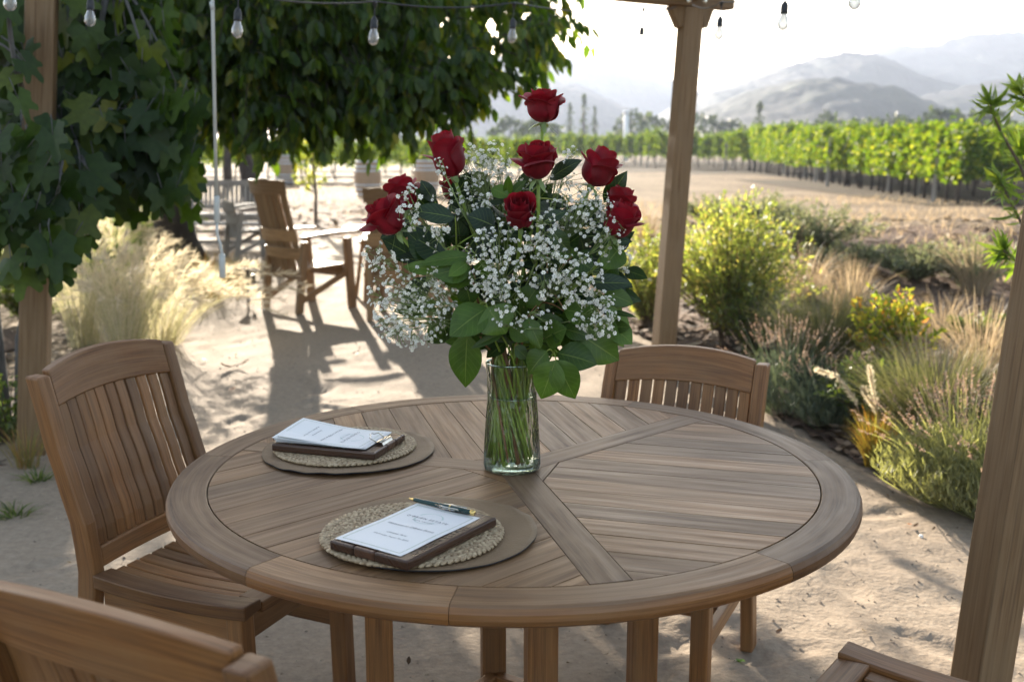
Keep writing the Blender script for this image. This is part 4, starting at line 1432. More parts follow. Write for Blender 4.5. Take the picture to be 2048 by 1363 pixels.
def sepals(mb, M, R, down):
    for k in range(5):
        a = k * 2 * math.pi / 5 + rnd(-.2, .2)
        d = V((math.cos(a), math.sin(a), 0))
        p0 = d * R * .22 + V((0, 0, .001))
        ln_ = R * rnd(.75, 1.15)
        tip = p0 + d * ln_ * .75 + V((0, 0, -ln_ * down * rnd(.3, 1.2) + .004))
        nrm = V((0, 0, 1)) + d * .2
        leaf(mb, M @ p0, M @ tip, R * .30, M @ nrm, .3, .25 * (1 if k % 2 else -.5), 6, .28, 0, 1, 0, 1.3)

for (px, py, Y, wpx, hpx, ax, tow, opn, seed, label) in rose_list:
    random.seed(seed * 7 + 1)
    ctr = W(px, py, Y)
    d = V((ax[0], tow, ax[1])).normalized()
    sc = Y / 2130
    Rb = wpx * sc / 2 / (1.0 + .28 * opn)
    Hb = hpx * sc * 1.03
    base = ctr - d * Hb * .48
    slot = (rnd(0, 6.28), rnd(.3, 1) ** .5)
    pts = stem_path(base - d * .004, d, slot)
    root = empty("rose", pts[0], 0, label, "rose", "long-stemmed red roses in the vase")
    o0 = pts[0]
    M = quat_to(d, rnd(0, 6.28))
    bl = rose_bloom(Rb, Hb, opn, seed)
    bl.v = [tuple(M @ V(p) + base - o0) for p in bl.v]
    bl.build("bloom", F_ROSE, root, True, sub=1)
    cl = MB()
    prf = [(0, -.012), (Rb * .11, -.010), (Rb * .22, -.003), (Rb * .24, .002), (Rb * .15, .006), (0, .006)]
    cl.lathe(prf, 12, base - o0, M=M)
    sp = MB()
    sepals(sp, Matrix.Identity(3), Rb * 1.05, .9 if opn > .5 else .5)
    cl.add([M @ V(p) + base - o0 for p in sp.v], sp.f, sp.uv)
    cl.build("calyx", F_SEPAL, root, True)
    st = MB()
    st.tube([p - o0 for p in pts], [.0032] * 6 + [.0036] * (len(pts) - 6), 8)
    st.build("stem", F_STEM, root, True)
    lf = MB()
    for k in range(5):
        t = rnd(.35, .8)
        i = 4 + int(t * 8)
        p = pts[min(i, len(pts) - 1)]
        a = rnd(0, 6.28)
        out_ = V((math.cos(a), math.sin(a) * .8 - .25, rnd(-.2, .6))).normalized()
        b_ = p + out_ * .012
        leaf(lf, b_ - o0, b_ + out_ * rnd(.05, .075) - o0, rnd(.028, .04), V((0, -.5, 1)) + rv(.6), .25, .18, 7, .42, .02)
    lf.build("foliage", F_RLEAF, root, True)

# leaves read off the picture: base, tip, width (all px), depth, facing
R3 = lambda x, y: (700 + x / 2.477, 150 + y / 2.477)
R8 = lambda x, y: (850 + x / 3.786, 640 + y / 3.786)
def L3(x0, y0, x1, y1, w, Y, kind='s'): a, b = R3(x0, y0), R3(x1, y1); return (a, b, w / 2.477, Y, kind)
def L8(x0, y0, x1, y1, w, Y, kind='s'): a, b = R8(x0, y0), R8(x1, y1); return (a, b, w / 3.786, Y, kind)
sprigs = [
    ("salal stem with paired dark leaves spreading below the outermost rose", [L3(522, 705, 302, 665, 92, 2.02, 'r'), L3(405, 905, 295, 775, 125, 2.06, 'r'), L3(470, 900, 310, 790, 120, 2.05, 'r'), L3(600, 895, 340, 925, 66, 2.0), L3(425, 965, 262, 945, 58, 2.02), L3(720, 750, 585, 690, 120, 2.06, 'r')], F_STEM),
    ("salal stem with bluish leaves above the big baby's breath mass", [L3(600, 950, 410, 985, 110, 2.0), L3(580, 930, 488, 995, 60, 1.985), L3(620, 1005, 430, 1000, 90, 2.02), L3(575, 1040, 600, 1140, 90, 2.03)], F_BROWNSTEM),
    ("salal stem with two large blue-green leaves over the vase neck", [L3(680, 1150, 490, 1285, 150, 1.985), L3(680, 1150, 775, 1280, 165, 1.975), L3(640, 1140, 610, 1290, 120, 2.01)], F_STEM),
    ("salal stem drooping a big pointed leaf beside the vase", [L8(320, 100, 297, 515, 215, 2.03), L8(250, 140, 238, 425, 75, 2.06), L8(470, 170, 150, 150, 130, 2.08), L8(600, 90, 345, 210, 60, 2.0)], F_BROWNSTEM),
    ("salal stem with paired glossy leaves hanging in front of the far chair", [L8(925, 232, 775, 405, 170, 2.02), L8(990, 305, 875, 600, 200, 1.995), L8(990, 300, 1140, 600, 190, 2.0), L8(1000, 245, 1300, 320, 200, 2.03)], F_STEM),
    ("salal stem with light green leaves low beside the bracketed post", [L8(1180, 110, 1478, 305, 230, 2.06), L8(1400, 40, 1575, 170, 160, 2.09), L8(1150, 60, 1330, 190, 150, 2.1), L8(1040, 60, 1250, 120, 120, 2.04)], F_STEM),
    ("salal stem with a narrow leaf hanging in the middle of the vase neck", [L8(790, 20, 885, 215, 95, 1.985), L8(640, 40, 800, 140, 150, 2.04), L8(900, 140, 1060, 60, 200, 2.06), L8(680, 200, 780, 290, 90, 2.04)], F_BROWNSTEM),
    ("salal stem with dark curled leaves at the outer edge below the lower rose", [L3(1190, 1030, 1395, 1025, 75, 2.03, 'r'), L3(1260, 1075, 1405, 1130, 75, 2.06), L3(1265, 1110, 1352, 1185, 85, 2.05), L3(1240, 830, 1400, 815, 60, 2.12, 'r'), L3(1345, 845, 1250, 960, 115, 2.08), L3(1320, 940, 1240, 990, 90, 2.1), L3(1300, 1170, 1415, 1195, 22, 2.06)], F_STEM),
    ("salal stem with dark leaves between the upper roses", [L3(985, 515, 1142, 412, 80, 2.1, 'r'), L3(955, 725, 1075, 668, 50, 2.04, 'r'), L3(1240, 660, 1165, 640, 50, 2.12), L3(700, 560, 790, 600, 60, 2.1), L3(780, 600, 785, 500, 40, 2.1), L3(795, 600, 870, 520, 50, 2.11), L3(690, 620, 780, 610, 50, 2.12, 'r')], F_STEM),
    ("salal stem with broad leaves behind the middle of the bouquet", [L3(1060, 1160, 1250, 1200, 110, 2.03), L3(1060, 1170, 1130, 1130, 100, 2.05), L3(860, 1150, 940, 1030, 100, 2.06), L3(1100, 900, 1200, 960, 110, 2.08), L3(900, 1050, 1010, 990, 70, 2.02, 'r'), L3(980, 770, 1100, 880, 80, 2.05), L3(880, 1200, 945, 1360, 75, 1.99)], F_BROWNSTEM),
]
def sprig(label, leaves, smat, seed):
    random.seed(seed)
    pts3 = []
    for (a, b, w, Y, kd) in leaves:
        pts3.append((W(a[0], a[1], Y), W(b[0], b[1], Y + rnd(-.03, .01)), w * Y / 2130, kd))
    cen = sum((p[0] for p in pts3), V((0, 0, 0))) / len(pts3)
    path = stem_path(cen + V((0, .03, 0)), (cen - VC), (rnd(0, 6.28), rnd(.2, 1) ** .5))
    o0 = path[0]
    root = empty("salal_stem", o0, 0, label, "foliage stem", "salal stems in the vase")
    st = MB()
    st.tube([p - o0 for p in path], [.0026] * 6 + [.0022] * (len(path) - 6), 7)
    lf, rl = MB(), MB()
    for (a, b, w, kd) in pts3:
        j = min(range(6, len(path)), key=lambda i: (path[i] - a).length)
        st.tube(bez(path[j] - o0, (path[j] + a) / 2 + V((0, 0, .01)) - o0, a - o0, 5), [.0018, .0016, .0014, .0012, .001], 6)
        nrm = V((rnd(-.35, .35), -1, rnd(.2, .9)))
        leaf(lf if kd == 's' else rl, a - o0, b - o0, w * 1.28, nrm, rnd(.1, .3), rnd(.08, .2), 9, .40, .015, 3)
    st.build("stem", smat, root, True)
    if lf.v: lf.build("foliage", F_SALAL, root, True)
    if rl.v: rl.build("dark_foliage", F_RLEAF, root, True)
for k, (lb, lv, sm_) in enumerate(sprigs): sprig(lb, lv, sm_, 100 + k)
# filling greens deep inside the bouquet
def filler(label, c, rad, n, seed, mat, size=(.05, .085)):
    random.seed(seed)
    c = V(c)
    path = stem_path(c, (c - VC) + V((0, 0, .1)), (rnd(0, 6.28), rnd(.2, 1) ** .5))
    o0 = path[0]
    root = empty("greenery_stem", o0, 0, label, "foliage stem", "leafy filler stems in the vase")
    st, lf = MB(), MB()
    st.tube([p - o0 for p in path], .0024, 7)
    for k in range(n):
        v = rv()
        p = c + V((v.x * rad[0], v.y * rad[1], v.z * rad[2]))
        d = ((p - c).normalized() + rv(.8) + V((0, -.2, -.1))).normalized()
        ln_ = rnd(*size)
        j = min(range(7, len(path)), key=lambda i: (path[i] - p).length)
        st.tube([path[j] - o0, p - o0], [.0012, .0009], 5)
        leaf(lf, p - o0, p + d * ln_ - o0, ln_ * rnd(.45, .62), V((rnd(-.5, .5), -1, rnd(0, .8))), rnd(.1, .3), rnd(.05, .25), 7, .42, .02, 2)
    st.build("stem", F_STEM, root, True)
    lf.build("foliage", mat, root, True)
filler("leafy stem filling the heart of the bouquet below the camera-facing rose", W(1040, 560, 2.15), (.11, .05, .09), 26, 301, F_SALAL)
filler("leafy stem filling the bouquet under the outermost rose", W(920, 520, 2.15), (.09, .05, .07), 22, 302, F_RLEAF)
filler("leafy stem filling the bouquet under the lower rose near the post", W(1170, 550, 2.15), (.09, .05, .08), 22, 303, F_RLEAF)
filler("leafy stem filling the bouquet low over the vase mouth", W(1030, 660, 2.12), (.11, .05, .04), 24, 304, F_SALAL)
filler("leafy stem filling the bouquet beside the vase neck on the path side", W(930, 610, 2.12), (.09, .05, .05), 24, 306, F_SALAL)
filler("leafy stem filling the bouquet low on the post side", W(1150, 630, 2.12), (.09, .05, .05), 26, 307, F_SALAL)
filler("leafy stem filling the middle of the bouquet behind the big spray", W(1050, 500, 2.2), (.14, .05, .11), 34, 308, F_RLEAF)
filler("leafy stem filling the bouquet behind the outermost rose pair", W(900, 450, 2.2), (.08, .04, .06), 18, 309, F_RLEAF)
filler("leafy stem filling the bouquet behind the outward tilted rose", W(1150, 440, 2.2), (.08, .04, .06), 18, 310, F_RLEAF)
filler("leafy stem filling the bouquet between tall bud and top rose", W(1000, 410, 2.2), (.09, .05, .06), 18, 305, F_RLEAF)

def floret(mb, c, r, d):
    """small double bloom: two whorls of rounded petals"""
    q = quat_to(d, rnd(0, 6.28))
    vs_, fs = [], []
    for ring, (n_, rr_, up) in enumerate(((6, r, .25), (5, r * .62, .75))):
        for i in range(n_):
            a = 2 * math.pi * (i + ring * .5) / n_ + rnd(-.15, .15)
            da = math.pi / n_ * .95
            b = len(vs_)
            for (rq, aa, zz) in ((.12, a, 0), (.75, a - da, up * .7), (1.0, a, up * rnd(.7, 1.2)), (.75, a + da, up * .7)):
                vs_.append(c + q @ V((rq * rr_ * math.cos(aa), rq * rr_ * math.sin(aa), zz * r * .8)))
            fs.append((b, b + 1, b + 2, b + 3))
    mb.add(vs_, fs)

def baby(label, cen, rad, n, seed, fr=.0043, face=(0, -.6, .5)):
    random.seed(seed)
    c = V(cen)
    hub = c + (VC + V((0, 0, VH + .06)) - c).normalized() * (max(rad) * 1.05)
    path = stem_path(hub, (c - hub), (rnd(0, 6.28), rnd(.1, 1) ** .5))
    o0 = path[0]
    root = empty("babys_breath", o0, 0, label, "baby's breath", "sprays of baby's breath in the bouquet")
    st, fl = MB(), MB()
    st.tube([p - o0 for p in path], [.0018] * 8 + [.0014] * (len(path) - 8), 6)
    nn = max(5, n // 6)
    nodes = []
    for k in range(nn):
        v = rv()
        nodes.append(c + V((v.x * rad[0], v.y * rad[1], v.z * rad[2])) * .72)
    for nd in nodes:
        st.tube(bez(hub - o0, (hub * .45 + nd * .55) + rv(.008) - o0, nd - o0, 5), [.0009, .0008, .0007, .0006, .0005], 4)
    for k in range(n):
        v = rv()
        v = v * (0.35 + .65 * rnd(0, 1)) if v.length < .5 else v
        p = c + V((v.x * rad[0], v.y * rad[1], v.z * rad[2]))
        nd = min(nodes, key=lambda q: (q - p).length)
        if rnd(0, 1) < .4: p = nd + (p - nd) * .65 + rv(.006)
        st.tube([nd - o0, (nd + p) / 2 + rv(.003) - o0, p - o0], [.0007, .0006, .0005], 3)
        d = ((p - nd).normalized() * .8 + rv(.7) + V(face)).normalized()
        bud = rnd(0, 1) < .14
        floret(fl, p - o0, fr * (rnd(.35, .5) if bud else rnd(.75, 1.2)), d)
    st.build("stem", F_BSTEM, root, True)
    fl.build("blossoms", F_BABY, root, False)

def bb(px, py, Y, rx, ry, n, seed, label, rdep=.03, fr=.0043):
    n = int(n * 1.35); fr *= 1.04; rx *= 1.18; ry *= 1.18
    s_ = Y / 2130
    baby(label, W(px, py, Y), (rx * s_, rdep, ry * s_), n, seed, fr)
bb(828, 610, 2.02, 84, 80, 310, 41, "large cloud of baby's breath hanging out low over the bright courtyard", .05, .0041)
bb(790, 640, 2.06, 40, 45, 55, 42, "thin fringe of baby's breath at the drooping edge of the large cloud")
bb(757, 518, 2.02, 36, 34, 48, 43, "small spray of baby's breath reaching out below the outermost rose")
bb(824, 415, 1.99, 26, 50, 38, 44, "baby's breath spray touching the outermost pair of roses", .02, .0047)
bb(870, 470, 2.0, 26, 30, 22, 45, "baby's breath tuft under the long dark leaf", .02, .0047)
bb(960, 325, 2.16, 62, 42, 120, 46, "baby's breath spray between the tall bud and the rose below the top", .04)
bb(1000, 385, 2.14, 60, 55, 110, 47, "baby's breath spray above the camera-facing rose", .04)
bb(990, 520, 1.975, 55, 75, 150, 48, "dense baby's breath spray in front, under the camera-facing rose", .03, .0045)
bb(1010, 590, 1.97, 40, 40, 46, 49, "baby's breath ends hanging over the two blue-green leaves", .025, .0045)
bb(1085, 480, 1.98, 36, 60, 62, 50, "baby's breath spray beside the camera-facing rose's stem", .025, .0047)
bb(1130, 555, 1.985, 68, 60, 150, 51, "wide baby's breath spray in front of the broad salal leaves", .03, .0045)
bb(1160, 420, 2.1, 62, 46, 150, 52, "bright baby's breath spray below the outward-tilted rose", .04)
bb(1195, 630, 2.0, 42, 50, 95, 53, "trailing baby's breath spray low beside the lower rose", .03, .0045)
bb(1246, 520, 2.14, 18, 44, 45, 54, "narrow baby's breath tuft sticking out past the green leaves near the post", .02)
bb(1140, 310, 2.12, 16, 28, 12, 55, "few baby's breath florets above the dark leaf between two roses", .015)
bb(882, 330, 2.06, 12, 22, 12, 56, "tiny baby's breath buds lying on the tall rose bud", .01, .0034)
bb(1040, 640, 1.975, 60, 30, 30, 57, "loose baby's breath ends low over the vase mouth", .02)
bb(930, 400, 2.1, 60, 40, 40, 58, "airy baby's breath between the tall bud's stem and the dark leaves", .03)
bb(1215, 470, 2.04, 40, 50, 40, 59, "airy baby's breath just inside the lower rose", .03)
bb(1120, 350, 2.12, 40, 40, 30, 60, "airy baby's breath between the rose below the top and the outward-tilted one", .03)
bb(900, 560, 2.04, 50, 40, 44, 61, "airy baby's breath joining the large cloud to the middle", .03)
# bare stem ends standing in the water
random.seed(77)
for k in range(30):
    a = k * .7
    mt, nm2, lb = ((F_STEM, "cut_stem", "thick green cut stem standing in the vase water"), (F_BROWNSTEM, "cut_stem", "brown woody cut stem standing in the vase water"))[1 if k % 3 == 0 else 0]
    mb = MB()
    q0 = VC + V((.046 * math.cos(a + 2.9) * rnd(.4, 1), .046 * math.sin(a + 2.9) * rnd(.4, 1), .016))
    q1 = VC + V((.04 * math.cos(a), .04 * math.sin(a), VH + .05))
    pts = [q0.lerp(q1, t) + rv(.003) for t in (0, .3, .6, 1)]
    mb.tube([p - q0 for p in pts], [.0036, .0034, .0033, .003], 8)
    o = mb.build(nm2, mt, None, True)
    o.location = q0
    tag(o, lb, "stem", "green cut stems in the vase" if k % 3 else "brown cut stems in the vase")
# ------------------------------------------------------------------ barrel-stave armchairs, bench, tables, barrels
random.seed(900)
def stave_chair(loc, rdeg, label, hgt=1.16, mat=None, wd=.62, group="barrel-stave armchairs round the fire bowl"):
    mat = mat or M_STAVE
    r = empty("stave_armchair", (loc[0], loc[1], 0), RAD(rdeg), label, "armchair", group)
    h2 = wd / 2
    for sg in (-1, 1):
        mb = MB()
        mb.loft([[V((sg * (h2 - .05) + x, lerp(-.30, -.22, z / .62) + y, z)) for x, y in ((-.022, -.035), (.022, -.035), (.022, .035), (-.022, .035))] for z in (0, .2, .42, .62)])
        mb.build("rear_leg", mat, r, bevel=.008)
        mb = MB()
        mb.loft([[V((sg * (h2 + .0) + x, lerp(.24, .20, z / .64) + y, z)) for x, y in ((-.022, -.04), (.022, -.04), (.022, .04), (-.022, .04))] for z in (0, .2, .42, .64)])
        mb.build("front_leg", mat, r, bevel=.008)
        mb = MB()
        rings = []
        for k in range(9):
            t = k / 8
            y = lerp(-.26, .31, t)
            wv = .035 + .028 * math.sin(t * math.pi) + .01 * t
            x = sg * (h2 - .035 + .06 * math.sin(t * 2.4))
            z = .645 + .03 * t + .02 * math.sin(t * math.pi)
            rings.append([V((x - wv, y, z)), V((x + wv, y, z)), V((x + wv, y, z + .024)), V((x - wv, y, z + .024))])
        mb.loft(rings)
        mb.build("armrest", mat, r, bevel=.006)
        mb = MB()
        mb.beam((sg * (h2 - .06), -.27, .10), (sg * (h2 - .01), .22, .34), .03, .05)
        mb.build("brace", mat, r, bevel=.005)
    # back: staves side by side, slightly dished, leaning back, standing up as separate tips
    mb = MB()
    n = 6
    bw = wd - .13
    for i in range(n):
        u = -bw / 2 + (i + .5) * bw / n
        w = bw / n * .46
        dish = .04 * (1 - (2 * u / bw) ** 2)
        tipz = hgt - .025 * abs(i - 2.5) / 2.5
        rings = []
        for k in range(8):
            z = lerp(.34, tipz, k / 7)
            y = -.20 - .20 * (z - .34) / .8 - dish
            ww = w * (.86 if z > hgt - .07 else 1)
            rings.append([V((u - ww, y - .012, z)), V((u + ww, y - .012, z)), V((u + ww, y + .012, z)), V((u - ww, y + .012, z))])
        mb.loft(rings)
    mb.build("back_staves", mat, r, bevel=.004)
    for z, hh in ((.47, .10), (.62, .11), (hgt - .14, .12)):
        mb = MB()
        y = -.20 - .20 * (z - .34) / .8
        rings = []
        for k in range(9):
            u = lerp(-bw / 2 - .02, bw / 2 + .02, k / 8)
            yy = y - .04 * (1 - (2 * u / bw) ** 2) - .028
            rings.append([V((u, yy - .012, z)), V((u, yy + .012, z)), V((u, yy + .012 - .02, z + hh)), V((u, yy - .012 - .02, z + hh))])
        mb.loft(rings)
        mb.build("cross_stave", mat, r, bevel=.004)
    mb = MB()
    for i in range(7):
        y = -.20 + i * .078
        rings = []
        for k in range(9):
            u = lerp(-h2 + .03, h2 - .03, k / 8)
            z = .40 + .02 * i / 6 - .035 * (1 - (u / h2) ** 2)
            rings.append([V((u, y - .035, z - .024)), V((u, y + .035, z - .024)), V((u, y + .035, z)), V((u, y - .035, z))])
        mb.loft(rings)
    mb.build("seat", mat, r, bevel=.005)
    for ya in (.19, -.235):
        mb = MB()
        mb.beam((-h2 + .05, ya, .33), (h2 - .05, ya, .33), .03, .09)
        mb.build("seat_rail", mat, r, bevel=.005)
    return r
stave_chair((-1.83, 9.56), -44, "tall brown barrel-stave armchair standing in sun in front of the grey bench", 1.17)
stave_chair((-.88, 9.05), -10, "brown barrel-stave armchair half hidden behind the bouquet, seen from behind", 1.12)
stave_chair((-3.4, 14.0), -60, "grey weathered armchair behind the tall brown one, next to the sapling", .78, M_GREYWOOD)
stave_chair((-.35, 11.4), 165, "stave armchair on the far side of the fire bowl", 1.05)

def bench(loc, rdeg, ln, label):
    r = empty("garden_bench", (loc[0], loc[1], 0), RAD(rdeg), label, "bench")
    h2 = ln / 2
    for sg in (-1, 1):
        mb = MB(); mb.loft([[V((sg * (h2 - .03) + x, lerp(-.22, -.30, max(0, z - .4) / .55) + y, z)) for x, y in ((-.03, -.03), (.03, -.03), (.03, .03), (-.03, .03))] for z in (0, .4, .7, .95)]); mb.build("rear_leg", M_GREYWOOD, r, bevel=.006)
        mb = MB(); mb.beam((sg * (h2 - .03), .26, 0), (sg * (h2 - .03), .26, .64), .06, .06, up=(0, 1, 0)); mb.build("front_leg", M_GREYWOOD, r, bevel=.006)
        mb = MB(); mb.beam((sg * (h2 - .03), -.27, .655), (sg * (h2 - .03), .31, .655), .075, .028); mb.build("armrest", M_GREYWOOD, r, bevel=.006)
    mb = MB()
    for i in range(6): mb.beam((-h2 + .03, -.2 + i * .085, .43), (h2 - .03, -.2 + i * .085, .43), .07, .022)
    mb.build("seat", M_GREYWOOD, r, bevel=.004)
    mb = MB(); mb.beam((-h2 + .06, -.295, .90), (h2 - .06, -.295, .90), .035, .09); mb.beam((-h2 + .06, -.245, .53), (h2 - .06, -.245, .53), .03, .06); mb.build("back_rail", M_GREYWOOD, r, bevel=.004)
    mb = MB()
    n = int(ln / .075)
    for i in range(n):
        u = lerp(-h2 + .1, h2 - .1, i / (n - 1)); mb.beam((u, -.247, .56), (u, -.29, .855), .045, .012, up=(0, 1, 0))
    mb.build("back_slats", M_GREYWOOD, r, bevel=.002, seg=1)
    mb = MB(); mb.beam((-h2 + .06, .24, .38), (h2 - .06, .24, .38), .03, .07); mb.beam((-h2 + .03, -.02, .16), (h2 - .03, -.02, .16), .04, .05); mb.build("stretcher", M_GREYWOOD, r, bevel=.004)
    return r
bench((-4.55, 16.6), 176, 1.75, "weathered grey slatted garden bench beyond the tree trunk")
cm = empty("coffee_table", (-4.05, 14.9, 0), RAD(-4), "low grey slatted bench table in front of the garden bench", "table")
mb = MB()
for i in range(5): mb.beam((-.75, -.18 + i * .09, .40), (.75, -.18 + i * .09, .40), .078, .025)
mb.build("top", M_GREYWOOD, cm, bevel=.004)
for x in (-.62, .62):
    for y in (-.15, .15):
        mb = MB(); mb.beam((x, y, 0), (x, y, .385), .055, .055, up=(0, 1, 0)); mb.build("leg", M_GREYWOOD, cm, bevel=.004)
mb = MB(); mb.beam((-.6, 0, .14), (.6, 0, .14), .04, .05); mb.build("stretcher", M_GREYWOOD, cm, bevel=.004)

M_IRON = plain("black_iron", (.012, .011, .010), (.03, .026, .022), .55, 12)
fb_ = empty("fire_bowl", (-1.30, 11.9, 0), 0, "black iron fire bowl on legs between the stave armchairs", "fire bowl")
mb = MB(); mb.lathe([(0, .22), (.18, .235), (.33, .30), (.41, .40), (.46, .42), (.46, .43), (.40, .425), (.32, .32), (.17, .26), (0, .245)], 28); mb.build("bowl", M_IRON, fb_, True)
for k in range(3):
    a = RAD(40 + 120 * k); mb = MB(); mb.tube([V((.28 * math.cos(a), .28 * math.sin(a), .30)), V((.40 * math.cos(a), .40 * math.sin(a), 0))], .018, 8); mb.build("leg", M_IRON, fb_, True)
st_ = empty("side_table", (-1.33, 10.1, 0), 0, "small pale round-topped side table behind the outermost rose", "side table")
M_PALE = plain("bleached_top", (.5, .47, .42), (.6, .57, .52), .35, 9)
mb = MB(); mb.lathe([(0, .655), (.26, .655), (.27, .665), (.27, .68), (.262, .688), (0, .688)], 32); mb.build("table_top", M_PALE, st_, True)
for k in range(3):
    a = RAD(20 + 120 * k); mb = MB(); mb.beam((.10 * math.cos(a), .10 * math.sin(a), .655), (.24 * math.cos(a), .24 * math.sin(a), 0), .035, .035, up=(0, 1, 0)); mb.build("leg", M_STAVE, st_, bevel=.004)

def barrel(loc, label, sc=1.0):
    r = empty("wine_barrel", (loc[0], loc[1], 0), rnd(0, 6), label, "barrel", "oak wine barrels at the edge of the dry field")
    prof = [(.285 + .075 * math.sin(math.pi * k / 12), .94 * k / 12) for k in range(13)]
    mb = MB()
    mb.lathe([(a * sc, b * sc) for a, b in ([(0, .03), (.27, .03), (.285, 0)] + prof[1:] + [(.27, .94), (.265, .905), (0, .905)])], 28)
    for q in range(28): pass
    mb.build("staves", M_OAK, r, True)
    for z in (.03, .16, .27, .64, .75, .88):
        mb = MB()
        rr_ = (.287 + .075 * math.sin(math.pi * z / .94)); rr2 = (.287 + .075 * math.sin(math.pi * (z + .045) / .94))
        mb.lathe([(rr_ * sc, z * sc), ((rr_ + .005) * sc, z * sc), ((rr2 + .005) * sc, (z + .045) * sc), (rr2 * sc, (z + .045) * sc)], 28)
        mb.build("hoop", M_HOOP, r, True)
b1 = G(736, 392); barrel((b1.x, b1.y), "oak wine barrel with shining hoops, in the middle of three, above the stave armchairs", 1.18)
b2 = G(571, 366); barrel((b2.x * .98, b2.y * .98), "oak wine barrel nearest the sapling and the tree trunks", 1.3)
b3 = G(853, 388); barrel((b3.x, b3.y), "oak wine barrel half hidden behind the tall rose bud", 1.18)

# small black garden spotlight
sl = empty("garden_spotlight", G(497, 604), 0, "small black garden spotlight on a stake beside the sunny path", "spotlight")
mb = MB(); mb.tube([V((0, 0, -.02)), V((.0, 0, .16)), V((-.01, 0, .2))], .012, 8); mb.tube([V((-.01, 0, .12)), V((.05, 0, .15)), V((.055, 0, .2))], .006, 6); mb.build("stake", M_BLACK, sl, True)
mb = MB(); M = quat_to((-.3, .2, .9)); mb.lathe([(0, -.04), (.025, -.04), (.032, -.02), (.045, .06), (.05, .065), (.04, .06), (0, .03)], 14, (-.01, 0, .24), M=M); mb.build("lamp_head", M_BLACK, sl, True)
mb = MB(); mb.lathe([(0, -.03), (.02, -.03), (.022, .05), (0, .05)], 10, (.055, 0, .21)); mb.build("cap", M_BLACK, sl, True)

# ------------------------------------------------------------------ fig tree
F_FIG = leafmat("fig_leaf", [(0, (.016, .034, .010)), (.45, (.026, .052, .013)), (.85, (.046, .08, .016)), (.97, (.09, .12, .02)), (1, (.18, .16, .03))], .42, (1.9, 2.0, .4), .5, .35, back=(.04, .06, .038))
FIG_OUT = []
def fig_outline():
    """palmate outline, petiole at the origin, main lobe along +x"""
    lobes = [(0, 1.0, .34), (RAD(48), .86, .33), (RAD(-48), .86, .33), (RAD(100), .64, .40), (RAD(-100), .64, .40)]
    pts = []
    n = 54
    for i in range(n):
        a = -math.pi + 2 * math.pi * (i + .5) / n
        r = .54
        for (la, lr, lw_) in lobes:
            d = abs((a - la + math.pi) % (2 * math.pi) - math.pi)
            r = max(r, lr * math.exp(-(d / lw_) ** 3 * .8) if d < .9 else 0)
        if abs(a) > RAD(150): r = .12
        pts.append((r * math.cos(a) * (1 + .03 * math.sin(i * 2.7)), r * math.sin(a)))
    return pts
FO = fig_outline()
def fig_leaf(mb, p, d, nrm, size):
    d = d.normalized(); nrm = (nrm - d * nrm.dot(d))
    if nrm.length < 1e-4: nrm = d.orthogonal()
    nrm.normalize(); sd_ = nrm.cross(d)
    bend = rnd(.2, .9); fold = rnd(-.25, .6)
    def P(x, y): return p + d * (x * size) + sd_ * (y * size) - nrm * (bend * size * (x * .6 + .15) ** 2 + .25 * bend * size * y * y) + nrm * (fold * abs(y) * size * .5)
    n = len(FO)
    inner = [(x * .5 + .0, y * .5) for x, y in FO]
    vs_ = [P(0, 0)] + [P(*q) for q in inner] + [P(*q) for q in FO]
    fs = [(0, 1 + i, 1 + (i + 1) % n) for i in range(n)] + [(1 + i, 1 + n + i, 1 + n + (i + 1) % n, 1 + (i + 1) % n) for i in range(n)]
    mb.add(vs_, fs)
random.seed(31)
fig = empty("fig_tree", (-2.75, 5.35, 0), 0, "fig tree with big lobed leaves hanging around the timber post", "tree")
fo = V((-2.75, 5.35, 0))
tk, br, lf = MB(), MB(), MB()
# grey stems from the ground
stems = [[(-.05, 0, -.02), (-.10, -.1, .6), (-.02, -.2, 1.2), (.15, -.3, 1.9), (.4, -.5, 2.7)], [(.16, .1, -.02), (.22, .05, .45), (.42, -.05, .95), (.62, -.1, 1.4), (.9, -.2, 2.2)],
         [(.06, .15, -.02), (.02, .2, .7), (-.15, .1, 1.3), (-.3, 0, 2.2)], [(-.3, -.2, -.02), (-.28, -.4, .7), (-.16, -.7, 1.4), (-.05, -1.0, 2.2)]]
for s_ in stems:
    pts = [V(p) for p in s_]
    tk.tube(pts, [.034 - .006 * k for k in range(len(pts))], 8)
tk.build("trunk", M_FIGBARK, fig, True)
# branches and leaves: points the photograph shows leaves at, given real depths between 4.2 and 5.8 m
def fig_zone(n, x0, x1, y0, y1, d0, d1, sz=(.085, .15)):
    for k in range(n):
        x, y, d = rnd(x0, x1), rnd(y0, y1), rnd(d0, d1)
        p = W(x, y, d) - fo
        dr = V((rnd(-.7, .7), rnd(-.9, .3), rnd(-1.5, -.1)))
        fig_leaf(lf, p, dr, V((rnd(-.6, .6), rnd(-1.2, -.2), rnd(.1, 1.0))), rnd(*sz))
        e = p - dr.normalized() * .06 + V((0, 0, .03))
        br.tube([e, p], [.0022, .0016], 4)
        if k % 5 == 0:
            st0 = min((V(q) for s_ in stems for q in s_[1:]), key=lambda q: (q - e).length + (0 if q.z < e.z + .5 else 1))
            br.tube(bez(st0, (st0 + e) / 2 + V((0, 0, .12)), e, 6), [.012, .010, .008, .007, .005, .003], 6)
fig_zone(130, -60, 56, -60, 330, 5.1, 6.0)
fig_zone(30, 40, 140, -60, 260, 5.35, 6.1)
fig_zone(10, -60, 40, -60, 330, 4.3, 4.8)
fig_zone(270, 120, 330, -40, 330, 5.0, 5.9)
fig_zone(170, 150, 390, 190, 400, 4.9, 5.8)
